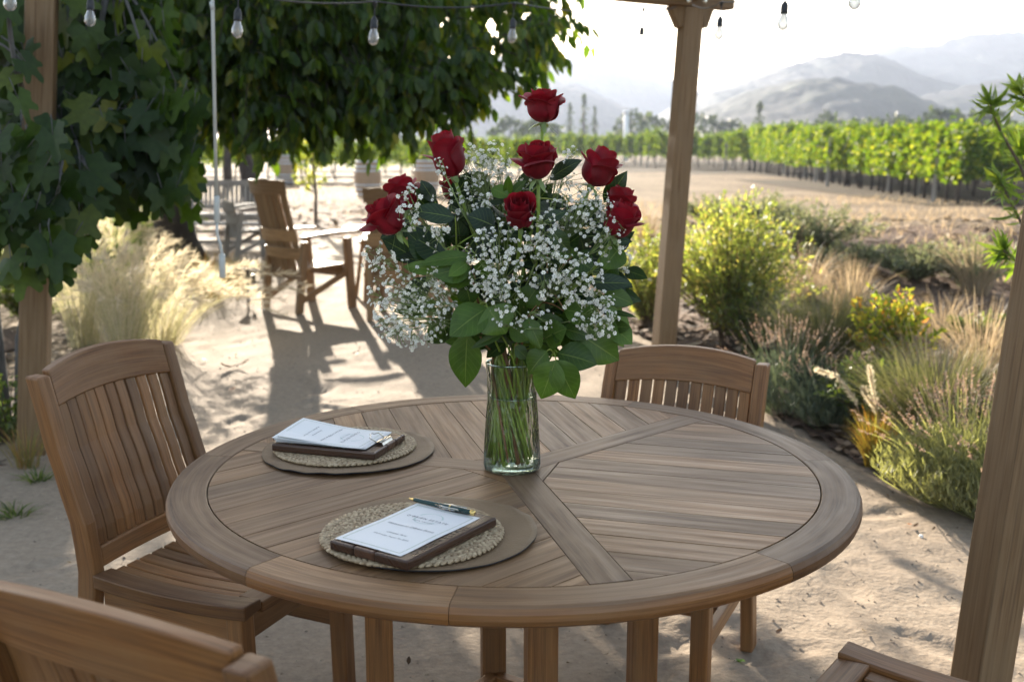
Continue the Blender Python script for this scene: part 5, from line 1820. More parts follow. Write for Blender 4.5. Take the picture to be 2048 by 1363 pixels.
fig_zone(90, -50, 120, 250, 540, 4.1, 4.75)
fig_zone(22, 60, 200, 330, 500, 4.4, 4.8, (.10, .16))
fig_zone(12, 250, 395, 330, 430, 5.0, 5.4, (.10, .16))
fig_zone(40, -250, 60, -350, 200, 4.6, 5.8)
for (a, b) in ((W(118, 215, 5.2), W(215, 140, 5.3)), (W(18, 20, 4.6), W(45, 180, 4.7)), (W(110, 225, 5.2), W(40, 330, 5.3)), (W(205, 300, 5.2), W(170, 350, 5.2)), (W(390, 290, 5.2), W(250, 310, 5.3)), (W(340, 240, 5.2), W(260, 130, 5.3))):
    br.tube(bez(a - fo, (a + b) / 2 - fo + rv(.04), b - fo, 6), [.009, .010, .011, .011, .012, .012], 7)
br.build("branch", M_FIGBARK, fig, True)
lf.build("foliage", F_FIG, fig, True)

# ------------------------------------------------------------------ shade tree with drooping leaves
F_TREE = leafmat("drooping_leaf", [(0, (.03, .062, .015)), (.5, (.052, .092, .018)), (.86, (.085, .13, .02)), (1, (.19, .19, .03))], .5, (2.2, 2.2, .35), .42, .45)
random.seed(57)
shade = empty("shade_tree", (-4.34, 13.79, 0), 0, "broad shade tree with a low skirt of drooping leaves over the courtyard", "tree")
so_ = V((-4.34, 13.79, 0))
tk = MB()
tk.tube([V((.05, 0, -.05)), V((0, 0, .25)), V((-.04, -.02, .8)), V((0, -.05, 1.5)), V((.05, -.1, 2.3))], [.36, .27, .235, .225, .25], 14)
tk.build("trunk", M_BARK, shade, True)
lb, lf = MB(), MB()
zbx = [(-8, 1.6), (-4.2, 1.35), (-3.4, 1.30), (-2.8, 1.40), (-2.2, 1.36), (-1.9, 1.24), (-1.35, 1.28), (-1.1, 1.42), (-.75, 1.42), (-.4, 1.5), (-.1, 1.62), (0.05, 1.9), (.25, 1.86), (.5, 2.2)]
def zbot(x, y):
    z = zbx[-1][1]
    for (xa, za), (xb, zb) in zip(zbx, zbx[1:]):
        if x <= xb:
            z = lerp(za, zb, min(max((x - xa) / (xb - xa), 0), 1)); break
    return z + .055 * noise.noise(V((x * 5, y * 3, 1))) + .245 * max(0, y - 8.7)
def ztop(x, y):
    cx_, cy_ = -2.9, 11.8
    q = ((x - cx_) / 3.6) ** 2 + ((y - cy_) / 4.0) ** 2
    return 1.9 + 3.6 * math.sqrt(max(0, 1 - q)) if q < 1 else 0
def spray(p, n, sp, sz):
    """a drooping shoot with leaves hanging off it"""
    d = (V((p.x + 2.9, p.y - 11.8, 0)).normalized() * .6 + rv(.7) + V((0, 0, -.25))).normalized()
    e = p + d * sp + V((0, 0, -sp * .35))
    pts = bez(p, (p + e) / 2 + V((0, 0, sp * .15)), e, 4)
    lb.tube([q - so_ for q in pts], [.006, .005, .004, .002], 4)
    for k in range(n):
        t = (k + .5) / n * 3
        j = min(int(t), 2)
        q = pts[j].lerp(pts[j + 1], t - j)
        dr = (V((0, 0, -1.15)) + d * .45 + rv(.75)).normalized()
        s_ = rnd(*sz)
        base = q + rv(.03)
        qleaf(lf, base - so_, base + dr * s_ - so_, s_ * rnd(.38, .5), rv().normalized(), 0, .3)
cnt = 0
tries = 0
while cnt < 2000 and tries < 60000:
    tries += 1
    y = 8.35 + 2.6 * rnd(0, 1) ** 1.6
    x = rnd(-7, .40) * (y / 8.9)
    zt = min(ztop(x, y), 4.0)
    zb = zbot(x / (y / 8.9), y)
    if zt < zb + .2: zt = zb + .35 if x < .4 else 0
    if zt < zb: continue
    z = zb + .30 + (zt - zb) * rnd(0, 1)
    # the crown thins out towards its outer end
    xr = x / (y / 8.9)
    if xr > -.7 and rnd(0, 1) < .3 + .68 * (xr + .7) / 1.0: continue
    if z > 3.1 and rnd(0, 1) < .55: continue
    spray(V((x, y, z)), 12, rnd(.22, .38), (.11, .17))
    cnt += 1
# the skirt of the crown hangs thickest
for k in range(650):
    y = rnd(8.4, 9.7); x = rnd(-4.6, -.75) * (y / 8.9)
    zb = zbot(x / (y / 8.9), y)
    spray(V((x, y, zb + .28 + rnd(0, .95) ** 1.2)), 12, rnd(.2, .34), (.11, .17))
# bulk of the crown behind and above
cnt = 0
tries = 0
while cnt < 1500 and tries < 40000:
    tries += 1
    x, y = rnd(-6.5, .3), rnd(10, 15.8)
    zt, zb = ztop(x, y), max(zbot(x, y) + .32, 1.9)
    if x > -2.3 and y > 11.5: zb += .55
    if zt < zb + .1: continue
    z = rnd(zb, zt)
    if x > -1.2 and rnd(0, 1) < .4: continue
    spray(V((x, y, z)), 12, rnd(.35, .6), (.13, .2))
    cnt += 1
for k in range(26):
    a = rnd(0, 6.28)
    q = rnd(.4, .95)
    e = V((1.2 + 3.0 * q * math.cos(a), -2.0 + 3.6 * q * math.sin(a), rnd(2.2, 4.3)))
    if e.y < -3.4: e.z = rnd(1.9, 2.6)
    lb.tube(bez(V((.05, -.1, 2.2)), V((e.x * .4, e.y * .4, e.z + .6)), e, 9), [.10, .085, .07, .055, .045, .035, .028, .02, .012], 7)
lb.build("branch", M_BARK, shade, True)
lf.build("foliage", F_TREE, shade, True)

# trunks further back under the crown, and the sapling
for (px, py, w, lean_, lb_) in ((456, 372, .20, .05, "dark slim trunk behind the garden bench"), (506, 405, .26, -.28, "dark leaning trunk behind the tall stave armchair")):
    b_ = G(px, py)
    t = empty("young_tree", b_, 0, lb_, "tree", "slim trees behind the bench")
    mb = MB(); mb.tube([V((0, 0, -.05)), V((lean_ * .4, 0, .8)), V((lean_, 0, 1.8)), V((lean_ * 1.3, 0, 3.0)), V((lean_ * 1.4, 0, 4.2))], [w, w * .85, w * .75, w * .6, w * .3], 10); mb.build("trunk", M_BARK, t, True)
    lf = MB()
    for k in range(500):
        v = rv(); p = V((lean_ * 1.3 + v.x * 1.3, v.y * 1.3, 4.0 + v.z * 1.1)); qleaf(lf, p, p + rv(.2), .09, rv().normalized())
    lf.build("crown", F_TREE, t)
F_SAPL = leafmat("sapling_leaf", [(0, (.13, .17, .03)), (.6, (.22, .26, .05)), (1, (.34, .33, .08))], .5, (1.5, 1.4, .5), .5)
sp_ = empty("sapling", G(631, 447), 0, "young sapling with yellow-green leaves in front of the barrels", "sapling")
tk, lf = MB(), MB()
tk.tube([V((0, 0, -.03)), V((.03, 0, .6)), V((-.02, 0, 1.2)), V((.02, 0, 2.0))], [.035, .03, .022, .008], 8)
for k in range(22):
    z = rnd(.55, 1.8); a = rnd(0, 6.28); l_ = rnd(.2, .5) * (1.15 - z / 3)
    e = V((math.cos(a) * l_, math.sin(a) * l_, z + l_ * .8))
    tk.tube(bez(V((0, 0, z)), V((e.x * .6, e.y * .6, z + .05)), e, 4), [.012, .009, .006, .003], 5)
    for q in range(16):
        p = V((0, 0, z)).lerp(e, rnd(.3, 1.1)) + rv(.07); qleaf(lf, p, p + (rv() + V((0, 0, -.4))).normalized() * .10, .05, rv().normalized())
tk.build("trunk", M_TWIG, sp_, True); lf.build("crown", F_SAPL, sp_)

# ------------------------------------------------------------------ grasses on the tree side
random.seed(71)
def gp(px, py): return G(px, py)
cl_ = [((255, 718), .88, .52, 340, G_BLOND, (.12, -.05), 90, "large blond feather grass behind the slat-back chair, catching the sun"),
       ((330, 690), .66, .72, 320, G_BLOND, (.45, 0), 90, "arching feather grass whose cream plumes bend out over the path"),
       ((170, 690), .85, .5, 320, G_BLOND, (.0, 0), 50, "shaded tan grass tuft between the fig stems and the large blond grass"),
       ((225, 590), 1.0, .6, 320, G_BLOND, (.0, 0), 60, "back row blond grass below the fig leaves"),
       ((420, 598), .48, .42, 300, G_RUST, (.1, 0), 0, "low rusty green grass tuft at the foot of the tree trunk, by the spotlight"),
       ((470, 590), .3, .3, 120, G_RUST, (.1, 0), 0, "small reddish grass tuft right at the path edge beside the spotlight")]
for (pp, h_, s_, n_, m_, ln_, pl_, lb_) in cl_:
    clump("grass_clump", gp(*pp), h_, s_, n_, m_, lb_, "grass", "ornamental grasses on the tree side", .0036, ln_, pl_, G_PLUME, .12, .55, .35, .2, .05)
shrub("low_shrub", G(20, 880), .45, .32, 60, 22, .035, .018, F_SHRUB, "low green shrub in the shade below the grey fig stems", group="low greens at the foot of the fig")
clump("grass_clump", G(55, 935), .22, .16, 90, G_RUST, "thin pale green tuft in front of the fig-side post", "grass", "ornamental grasses on the tree side", .004)
shrub("low_shrub", G(170, 560), .9, .7, 80, 26, .07, .03, F_SHRUB, "dark bush in the shade behind the blond grasses", group="low greens at the foot of the fig")
shrub("low_shrub", G(60, 640), .9, .8, 80, 26, .07, .03, F_SHRUB, "dark bush behind the fig stems at the edge of the picture", group="low greens at the foot of the fig")
shrub("low_shrub", G(290, 500), 1.1, .7, 90, 26, .07, .03, F_SHRUB, "dark bush beside the tree trunk, left of the bench", group="low greens at the foot of the fig")
for (px, py, h_, lb_) in ((30, 1030, .06, "small green weed on the dark soil behind the slat-back chair"), (75, 960, .06, "green weed nearest the fig-side post's foot")):
    clump("weed", G(px, py), h_, .13, 60, F_SHRUB, lb_, "weed", "weeds on the soil by the fig", .007, (0, 0), 0, None, .05, .6)

# ------------------------------------------------------------------ planting bed beyond the table
random.seed(83)
shrub("golden_shrub", GB(1462, 690) , .62, 1.05, 230, 62, .042, .011, F_YEL, "tall golden-green shrub with white flowers beside the bracketed post", group="golden shrubs by the bracketed post", up=.75, flowers=46, z0=.1)
shrub("golden_shrub", GB(1300, 655), .5, .85, 130, 52, .042, .012, F_YEL, "golden-green shrub with white flowers between the bouquet and the bracketed post", group="golden shrubs by the bracketed post", up=.75, flowers=50, z0=.1)
shrub("green_shrub", GB(1500, 712), .34, .5, 90, 44, .03, .010, F_SHRUB, "fine-leaved green shrub at the foot of the tall golden shrub", group="low shrubs in the bed")
clump("grass_mound", GB(1642, 765), .62, .42, 1500, G_OLIVE, "rounded olive grass mound behind the lavender", "grass", "olive grass mounds", .003, (0, 0), 0, None, .16, .5, .3)
clump("grass_mound", GB(1868, 895), .50, .48, 1500, G_OLIVE, "wide dark olive grass mound behind the nearest lavender", "grass", "olive grass mounds", .003, (0, 0), 0, None, .16, .5, .3)
shrub("nandina", GB(1782, 775), .26, .62, 60, 36, .042, .018, F_NAND, "yellow and red-tipped nandina between two olive grass mounds", group=None, up=.85)
shrub("green_shrub", GB(1752, 850), .34, .36, 90, 40, .04, .012, F_SHRUB, "dark green foliage below the yellow nandina", group="low shrubs in the bed")
lavender(GB(1575, 822), .46, .34, 420, 150, F_LAVD, "grey-green lavender with faded spikes behind the far teak chair", "lavender plants in the bed")
lavender(GB(1655, 850), .34, .24, 260, 40, F_LAVD, "small dark grey lavender beside the sand edge", "lavender plants in the bed")
lavender(GB(1925, 1002), .45, .38, 900, 190, F_LAV, "nearest lavender, yellow-green with many faded spikes, beside the near post", "lavender plants in the bed")
lavender(GB(2010, 1030), .42, .34, 420, 100, F_LAV, "lavender partly hidden by the near post", "lavender plants in the bed", )
clump("feather_grass", GB(1748, 928), .27, .17, 420, G_ORANGE, "amber tipped grass tuft at the sand edge with cream plumes", "grass", None, .003, (0, 0), 0, None, .04, .35)
pg = bpy.data.objects[-1]
ft = pg.parent or pg
o0 = V(ft.location)
for (pts, wd_) in (([(1742, 905), (1728, 850), (1708, 795), (1676, 752), (1638, 738)], .011), ([(1757, 900), (1758, 850), (1752, 805), (1744, 768), (1739, 735)], .005), ([(1760, 905), (1757, 860), (1750, 815), (1733, 790), (1728, 778)], .007)):
    P_ = [W(a, b, 4.62) - o0 for a, b in pts]
    mb = MB(); mb.tube(P_[:4], [.0025, .002, .0018, .0015], 5); mb.build("stalk", F_SPIKE, ft)
    mb = MB()
    for k in range(420):
        t = rnd(1.7, 3.98); j = int(t); p = P_[j].lerp(P_[j + 1], t - j)
        ax = (P_[j + 1] - P_[j]).normalized()
        e = p + (ax * 1.0 + rv(.8)).normalized() * .03 + V((0, 0, -.006))
        strip(mb, [p + rv(wd_ * .5), (p + e) / 2 + rv(wd_ * .4), e], [.002, .0032, .0008], rv().normalized())
    mb.build("plume", G_PLUME, ft)
for (px, py, r_, h_, lb_, m_) in ((1520, 470, .75, .7, "grey-green bush behind the golden shrub", F_SAGE), (1640, 505, .8, .75, "grey-green bush in the middle of the back row", F_SAGE), (1700, 545, .55, .45, "low grey-green bush above the grass mound", F_SAGE),
                                  (1830, 560, .6, .5, "dusty grey bush above the mulch", F_SAGE), (1935, 575, .7, .7, "straw-tinted bush beside the narrow-leaved branch", F_SAGE), (1560, 440, .8, .6, "pale green bush at the field edge", F_SAGE), (1965, 700, .3, .35, "bright green sprig bush near the top of the near post", F_SHRUB), (1420, 450, .7, .6, "olive bush behind the bracketed post", F_SAGE)):
    shrub("sage_bush", GB(px, py), r_ * .85, h_ * .66, 70, 44, .05, .015, m_, lb_, group="grey bushes along the dry field")
for (px, py, h_, s_, n_, lb_) in ((1700, 640, .5, .4, 260, "straw grass tuft between the grass mound and the nandina"), (1960, 760, .5, .4, 260, "straw grass tuft beside the near post"), (1610, 600, .5, .5, 260, "straw grass tuft above the olive mound"), (1880, 690, .4, .4, 200, "straw grass tuft over the wide dark mound"), (1950, 590, .6, .6, 260, "straw grass tuft under the back bushes"), (1290, 480, .5, .6, 240, "straw grass tuft left of the bracketed post"), (1850, 800, .42, .4, 300, "straw-tipped grass standing in the wide dark mound")):
    clump("dry_grass_tuft", GB(px, py), h_, s_, n_, G_DRY, lb_, "grass", "dry grass tufts in the bed", .0045, (0, 0), 0, None, .12, .5)

# narrow-leaved branch leaning in beside the near post
F_NARROW = leafmat("narrow_leaf", [(0, (.09, .15, .03)), (.6, (.15, .23, .045)), (1, (.26, .32, .07))], .5, (1.6, 1.6, .5), .4)
random.seed(97)
ol = empty("narrow_leaved_shrub", (2.34, 4.55, 0), 0, "tall shrub with long narrow bright leaves leaning in behind the near post", "shrub")
o0 = V((2.34, 4.55, 0))
st, lf = MB(), MB()
brs = [([(2075, 420), (2040, 330), (2005, 270), (1985, 225), (1980, 205)], 4.45), ([(2090, 560), (2060, 480), (2030, 420), (2010, 380), (1998, 360)], 4.4), ([(2090, 640), (2050, 540), (2020, 510), (2005, 500)], 4.5), ([(2110, 330), (2080, 250), (2056, 205), (2040, 180)], 4.6), ([(2120, 480), (2070, 400), (2050, 340), (2040, 300)], 4.5)]
trunk = [V((0, 0, -.03)), V((.02, 0, .5)), V((-.03, -.03, .9)), V((0, 0, 1.5))]
st.tube(trunk, [.022, .02, .016, .01], 7)
for pts, Y in brs:
    P_ = [W(a, b, Y) - o0 for a, b in pts]
    st.tube([trunk[1 if P_[0].z < .9 else 2]] + P_, [.011] + [.008 - .0012 * k for k in range(len(P_))], 6)
    n_ = len(P_) - 1
    for k in range(62):
        t = n_ * (1 - rnd(0, .75) ** 1.7) * .999
        j = int(t); p = P_[j].lerp(P_[j + 1], t - j)
        ax = (P_[j + 1] - P_[j]).normalized()
        d = (ax * rnd(.1, 1.0) + rv(1.0) + V((0, 0, -.15))).normalized()
        ln_ = rnd(.06, .115)
        leaf(lf, p, p + d * ln_, ln_ * .16, rv().normalized(), .3, rnd(.1, .5), 5, .4, 0, 1)
st.build("stems", M_TWIG, ol, True); lf.build("foliage", F_NARROW, ol, True)

# ------------------------------------------------------------------ vineyard
random.seed(111)
def vine_proto(seed, label):
    random.seed(seed)
    r = empty("grape_vine", (0, 0, -50), 0, label, "vine", "grape vines in the rows")
    tk, lf = MB(), MB()
    tk.tube([V((0, 0, -.05)), V((rnd(-.05, .05), 0, .35)), V((rnd(-.05, .05), 0, .8)), V((0, 0, 1.0))], [.05, .04, .042, .05], 7)
    tk.tube([V((-.75, 0, 1.0)), V((0, 0, .98)), V((.75, 0, 1.0))], [.02, .035, .02], 6)
    tk.build("trunk", M_BARK, r, True)
    for k in range(760):
        x = rnd(-.9, .9)
        z = 1.0 + .95 * rnd(-.28, 1) + .12 * math.sin(x * 6 + seed)
        p = V((x, rnd(-.32, .32) * (1.1 - .3 * (z - 1)), z))
        d = (rv() + V((0, 0, -.5))).normalized()
        qleaf(lf, p, p + d * rnd(.10, .16), rnd(.10, .15), rv().normalized(), 0, .15)
    for k in range(7):
        x = rnd(-.85, .85); p0 = V((x, rnd(-.2, .2), 1.8)); h_ = rnd(.2, .42)
        for q in range(8):
            p = p0 + V((.05 * math.sin(q), 0, h_ * q / 7)); d = (rv() + V((0, 0, .1))).normalized(); qleaf(lf, p, p + d * .09, .08, rv().normalized())
    lf.build("foliage", F_VINE, r)
    return r
VL = "leafy green grape vine among many alike in rows beyond the dry field"
protos = [vine_proto(s_, VL) for s_ in (1, 2, 3, 4)]
stk = MB(); stk.loft([[V((x * .05, y * .05, z)) for x, y in ((-1, -1), (1, -1), (1, 1), (-1, 1))] for z in (-.1, 1.0, 1.95)])
sproto = stk.build("row_stake", M_STAKE, None, bevel=.006)
tag(sproto, "grey wooden stake standing among the vines", "stake", "grey stakes in the vine rows")
# row ends from the picture, rows running off towards the right
ends = [((11.7, 29.8), 3), ((12.6, 33.5), 4), ((13.3, 38.0), 5), ((12.6, 43.0), 7), ((13.8, 49), 8), ((15.6, 57.5), 9), ((16.6, 66), 10), ((15, 76), 14), ((11, 88), 19), ((5, 102), 27), ((-2, 118), 38)]
rd = V((.95, .30, 0)).normalized()
used_v, used_s = set(), False
random.seed(112)
k = 0
stake_used = False
for (e, n) in ends:
    for i in range(int(n * 1.2)):
        far_scale = 1.0 if e[1] < 80 else 1.12
        p = V((e[0], e[1], 0)) + rd * (i * 1.3 + .8) + V((rnd(-.1, .1), rnd(-.1, .1), 0))
        pr = protos[k % 4]
        o = pr if k < 4 else copy_tree(pr)
        o.location = (p.x, p.y, 0)
        o.rotation_euler = (0, 0, math.atan2(rd.y, rd.x) + (math.pi if rnd(0, 1) < .5 else 0))
        zs_ = 1.0 + .4 * min(max((e[1] - 34) / 40, 0), 1)
        o.scale = (far_scale, far_scale, zs_ * rnd(.92, 1.12))
        k += 1
        if i % 7 == 6 or (i == 0):
            so2 = sproto if not stake_used else sproto.copy()
            if stake_used: col.objects.link(so2)
            stake_used = True
            q = V((e[0], e[1], 0)) + rd * (i * 1.3 if i else 0)
            so2.location = (q.x, q.y, 0)
            so2.rotation_euler = (0, rnd(-.04, .04) + (.07 if i == 0 else 0), rnd(0, 1))
            
# the outer row that closes the block along the field
for (pa_, pb_, n) in (((11.9, 28.6), (13.6, 44.0), 13), ((13.6, 44.0), (16.9, 78.0), 24)):
    for i in range(n):
        t = i / n
        o = copy_tree(protos[k % 4])
        o.location = (lerp(pa_[0], pb_[0], t) + rnd(-.1, .1), lerp(pa_[1], pb_[1], t), 0)
        o.rotation_euler = (0, 0, math.atan2(pb_[1] - pa_[1], pb_[0] - pa_[0]))
        o.scale = (1.05, 1.1, (1.0 + .4 * min(max((o.location.y - 34) / 40, 0), 1)) * rnd(.88, 1.12))
        k += 1
# rows behind the shade tree, seen under its leaves
for (e, n) in (((-15, 52), 11), ((-22, 64), 15), ((-26, 80), 12)):
    for i in range(n):
        p = V((e[0] + i * 1.6, e[1] + .1 * i, 0))
        o = copy_tree(protos[k % 4]); o.location = p; o.rotation_euler = (0, 0, .06); k += 1
        o["label"] = "leafy green grape vine beyond the barrels, seen under the shade tree"
        o["group"] = "grape vines seen under the shade tree"

M_VSOIL_SHADE = groundmat("vineyard_soil_shade", [(.3, (.03, .024, .016)), (.5, (.065, .05, .032)), (.72, (.12, .095, .062))], 4, .8, 10, bdist=.05)  # brown soil, its colour darkened to stand in for shade between vine rows
grid_sheet("vineyard_soil_shade", list(np.linspace(-60, 160, 60)), list(np.linspace(28, 150, 50)), lambda x, y: -.015 + .012 * fb(x, y, .2), M_VSOIL_SHADE,
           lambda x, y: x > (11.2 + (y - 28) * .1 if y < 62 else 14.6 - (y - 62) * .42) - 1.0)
# ------------------------------------------------------------------ dry grass and chips
random.seed(121)
mb = MB()
for k in range(17000):
    if k % 3:
        y = 9 + 24 * rnd(0, 1) ** 1.3; x = rnd(-.1, .62) * y
        if x < bed_edge(y) + 1.2 and y < 22: continue
    else:
        y = 17 + 26 * rnd(0, 1); x = rnd(-.42, .1) * y
    if noise.noise(V((x * .35, y * .35, 2))) < -.15: continue
    h_ = rnd(.04, .15) * (1.3 if y > 24 else 1)
    p = V((x, y, -.03 + (mound(x, y) if y < 22 and x > bed_edge(y) else 0)))
    d = rv(.1)
    strip(mb, [p, p + V((d.x * .5, d.y * .5, h_ * .6)), p + V((d.x * 1.6, d.y * 1.6, h_))], [.010, .008, .002], V((rnd(-1, 1), rnd(-.4, .4), 0)).normalized())
tag(mb.build("dry_grass", G_DRY), "short straw coloured grass over the dry field", "grass", None, "stuff")
M_CHIP = leafmat("bark_chip", [(0, (.05, .035, .025)), (.5, (.17, .115, .08)), (.85, (.24, .17, .12)), (1, (.4, .32, .24))], .05, rough=.85, spec=.2)
mb = MB()
for k in range(7000):
    y = 2.5 + 13 * rnd(0, 1) ** 1.2
    x = bed_edge(y) + .02 + 8 * rnd(0, 1) ** 1.5 * (y / 12 + .2)
    z = mound(x, y) + .012
    a = rnd(0, 6.28); l_ = rnd(.02, .075); w_ = l_ * rnd(.15, .4)
    d = V((math.cos(a), math.sin(a), rnd(-.3, .3))) * l_; s_ = V((-math.sin(a), math.cos(a), rnd(-.4, .4))) * w_
    c = V((x, y, z + rnd(0, .015)))
    mb.add([c - d - s_, c + d - s_, c + d + s_, c - d + s_], [(0, 1, 2, 3)])
for k in range(1200):
    y = rnd(17.2, 30); x = rnd(-.45, .08) * y
    c = V((x, y, rnd(.02, .06))); a = rnd(0, 6.28); l_ = rnd(.05, .13)
    d = V((math.cos(a), math.sin(a), rnd(-.3, .3))) * l_; s_ = V((-math.sin(a), math.cos(a), rnd(-.4, .4))) * l_ * .35
    mb.add([c - d - s_, c + d - s_, c + d + s_, c - d + s_], [(0, 1, 2, 3)])
tag(mb.build("bark_chips", M_CHIP), "loose bark chips over the planting bed", "mulch", None, "stuff")
# grit and fine litter on the sand
mb = MB()
M_GRIT = leafmat("grit", [(0, (.14, .105, .08)), (.6, (.3, .235, .18)), (1, (.42, .35, .27))], 0.0, rough=.9)
for k in range(4200):
    y = .6 + 8 * rnd(0, 1) ** 1.5
    x = rnd(-.62, .62) * (y + 1.0)
    if x > bed_edge(y) or x < -3: continue
    r_ = rnd(.0015, .005) * (1 + .10 * y)
    c = V((x, y, sand_z(x, y) + r_ * .2))
    mb.add([c + V((r_, 0, 0)), c + V((0, r_ * rnd(.6, 1.2), 0)), c + V((-r_ * rnd(.6, 1.2), 0, 0)), c + V((0, -r_, 0)), c + V((0, 0, r_ * .7))], [(0, 1, 4), (1, 2, 4), (2, 3, 4), (3, 0, 4)])
tag(mb.build("grit", M_GRIT), "fine grit on the sand", "grit", None, "stuff")
L_LIT = leafmat("leaf_litter", [(0, (.06, .035, .02)), (.6, (.16, .10, .055)), (.9, (.26, .18, .10)), (1, (.12, .16, .04))], .15, rough=.7)
mb = MB()
for k in range(900):
    y = 1.2 + 12 * rnd(0, 1) ** 1.2
    edge = rnd(0, 1) < .45
    x = bed_edge(y) - rnd(0, .5) ** 1.5 if edge else rnd(-.55, .5) * (y + .5)
    if x > bed_edge(y) or x < -2.6 - .42 * max(0, y - 7): continue
    z = sand_z(x, y) + .003
    s_ = rnd(.006, .026)
    p = V((x, y, z)); d = V((rnd(-1, 1), rnd(-1, 1), rnd(0, .35))).normalized() * s_
    leaf(mb, p, p + d, s_ * rnd(.15, .55), V((rnd(-.4, .4), rnd(-.4, .4), 1)), rnd(.1, .6), rnd(-.5, .3), 3, .42, .05, 1)
tag(mb.build("leaf_litter", L_LIT), "small dry leaf bits scattered over the sand", "leaf litter", None, "stuff")
L_BROWN = leafmat("dead_leaf", [(0, (.10, .055, .03)), (1, (.22, .12, .06))], .15, rough=.6)
L_ORANGE = leafmat("orange_leaf", [(0, (.45, .14, .05)), (1, (.5, .18, .06))], .2, rough=.5)
L_GREEN = leafmat("fresh_leaf", [(0, (.10, .22, .03)), (1, (.14, .26, .04))], .25, rough=.4)
for (px, py, sz, mt, lb_) in ((466, 737, .11, L_BROWN, "curled brown leaf lying on the sunlit sand beside the slat-back chair"), (456, 782, .05, L_ORANGE, "small rust leaf on the sand near the table edge"), (1822, 1052, .03, L_ORANGE, "tiny orange leaf on the sunlit sand near the lavender"), (1828, 1058, .03, L_BROWN, "tiny dark leaf beside the orange one"), (1487, 1317, .05, L_GREEN, "fresh green leaf on the shaded sand under the table edge"), (1553, 1275, .03, L_BROWN, "little dark leaf on the shaded sand near the chair corner"), (705, 710, .06, L_BROWN, "brown leaf in the shadow of the stave armchair"), (415, 722, .05, L_GREEN, "small green leaf on the sand behind the slat-back chair")):
    g_ = G(px, py); mb = MB()
    for q in range(3 if sz > .1 else 1):
        a = rnd(0, 6.28); d = V((math.cos(a), math.sin(a), .25)) * sz
        leaf(mb, V((0, 0, .004)), d, sz * .55, V((0, 0, 1)), .5, -.35, 6, .42, .05)
    o = mb.build("fallen_leaf", mt, None, True); o.location = (g_.x, g_.y, sand_z(g_.x, g_.y) + .004); tag(o, lb_, "leaf")
mb = MB()
mb.lathe([(0, -.004), (.006, -.002), (.008, .003), (.005, .008), (0, .009)], 10); o = mb.build("pebble", M_PAPER, None, True); g_ = G(1842, 1075); o.location = (g_.x, g_.y, .004); tag(o, "single white pebble on the sunlit sand beside the near post", "pebble")

# ------------------------------------------------------------------ far trees, hills
F_FAR = leafmat("far_foliage", [(0, (.02, .035, .015)), (.6, (.04, .06, .025)), (1, (.08, .10, .04))], .3, (1.3, 1.3, .6), .6)
random.seed(131)
def far_tree(name, px, pytop, Y, wpx, label, conifer=False, group="hazy trees beyond the vineyard"):
    s_ = Y / 2130
    top = W(px, pytop, Y)
    h_ = max(top.z, 3)
    r = empty(name, (top.x, top.y, -.03), 0, label, "tree", group)
    tk, lf = MB(), MB()
    tk.tube([V((0, 0, 0)), V((0, 0, h_ * .5)), V((0, 0, h_ * .95))], [h_ * .03, h_ * .02, h_ * .004], 6)
    rad = wpx * s_ / 2
    n_ = 420 if conifer else 520
    for k in range(n_):
        if conifer:
            z = h_ * rnd(.12, 1.0); q = rad * (1 - z / h_) ** .8 * (1 + .35 * math.sin(z * 2.2))
            a = rnd(0, 6.28); p = V((math.cos(a) * q * rnd(.3, 1), math.sin(a) * q * rnd(.3, 1), z))
        else:
            v = rv(); v = v.normalized() * v.length ** .4
            lump = 1 + .25 * noise.noise(v * 2.3 + V((px, 0, 0)))
            p = V((v.x * rad * lump, v.y * rad * lump, h_ * .55 + v.z * h_ * .44 * lump))
        sz = rad * rnd(.10, .24)
        qleaf(lf, p, p + rv(sz * 1.6), sz, rv().normalized())
    tk.build("trunk", M_BARK, r, True); lf.build("crown", F_FAR, r)
for (px, pt, Y, w, lb_, con) in (
    (1140, 205, 210, 34, "hazy conifer directly right of the topmost rose", True), (1168, 190, 215, 36, "tallest hazy conifer of the group right of the topmost rose", True), (1190, 212, 220, 30, "shorter hazy conifer at the end of the group by the topmost rose", True),
    (1520, 203, 190, 44, "dark hazy tree standing alone above the vines, under the hill spur", True), (1262, 224, 200, 70, "pale hazy round tree beside the white pole", False), (1310, 232, 205, 80, "hazy round tree just left of the bracketed post", False),
    (1410, 226, 200, 74, "hazy round tree just right of the bracketed post", False), (1460, 238, 195, 70, "low hazy tree beside the lone dark tree", False), (1590, 240, 190, 70, "low hazy tree right of the lone dark tree", False), (1660, 228, 185, 80, "hazy tree in the middle of the tree line under the hills", False),
    (1730, 238, 180, 90, "low hazy tree below the long hill", False), (1800, 230, 180, 100, "wide hazy tree below the long hill", False), (1880, 224, 175, 110, "broad hazy tree above the nearest vine row", False), (1970, 220, 170, 120, "broad hazy tree behind the narrow-leaved branch", False), (1080, 240, 200, 90, "hazy low tree behind the topmost rose", False), (1020, 236, 190, 80, "hazy low tree at the edge of the shade tree's leaves", False)):
    far_tree("distant_conifer" if con else "distant_tree", px, pt, Y, w, lb_, con)
wp = empty("white_pole", (W(1252, 265, 150).x, 150, 0), 0, "slim white pole standing above the vines beside the hazy round tree", "pole")
mb = MB(); hz = W(1252, 226, 150).z; mb.tube([V((0, 0, -.1)), V((0, 0, hz * .5)), V((0, 0, hz))], [.38, .36, .34], 12); mb.build("shaft", M_PAPER, wp, True)
mb = MB(); mb.tube([V((0, 0, hz - .1)), V((0, 0, hz + .25))], [.46, .40], 12); mb.build("cap", M_PAPER, wp, True)

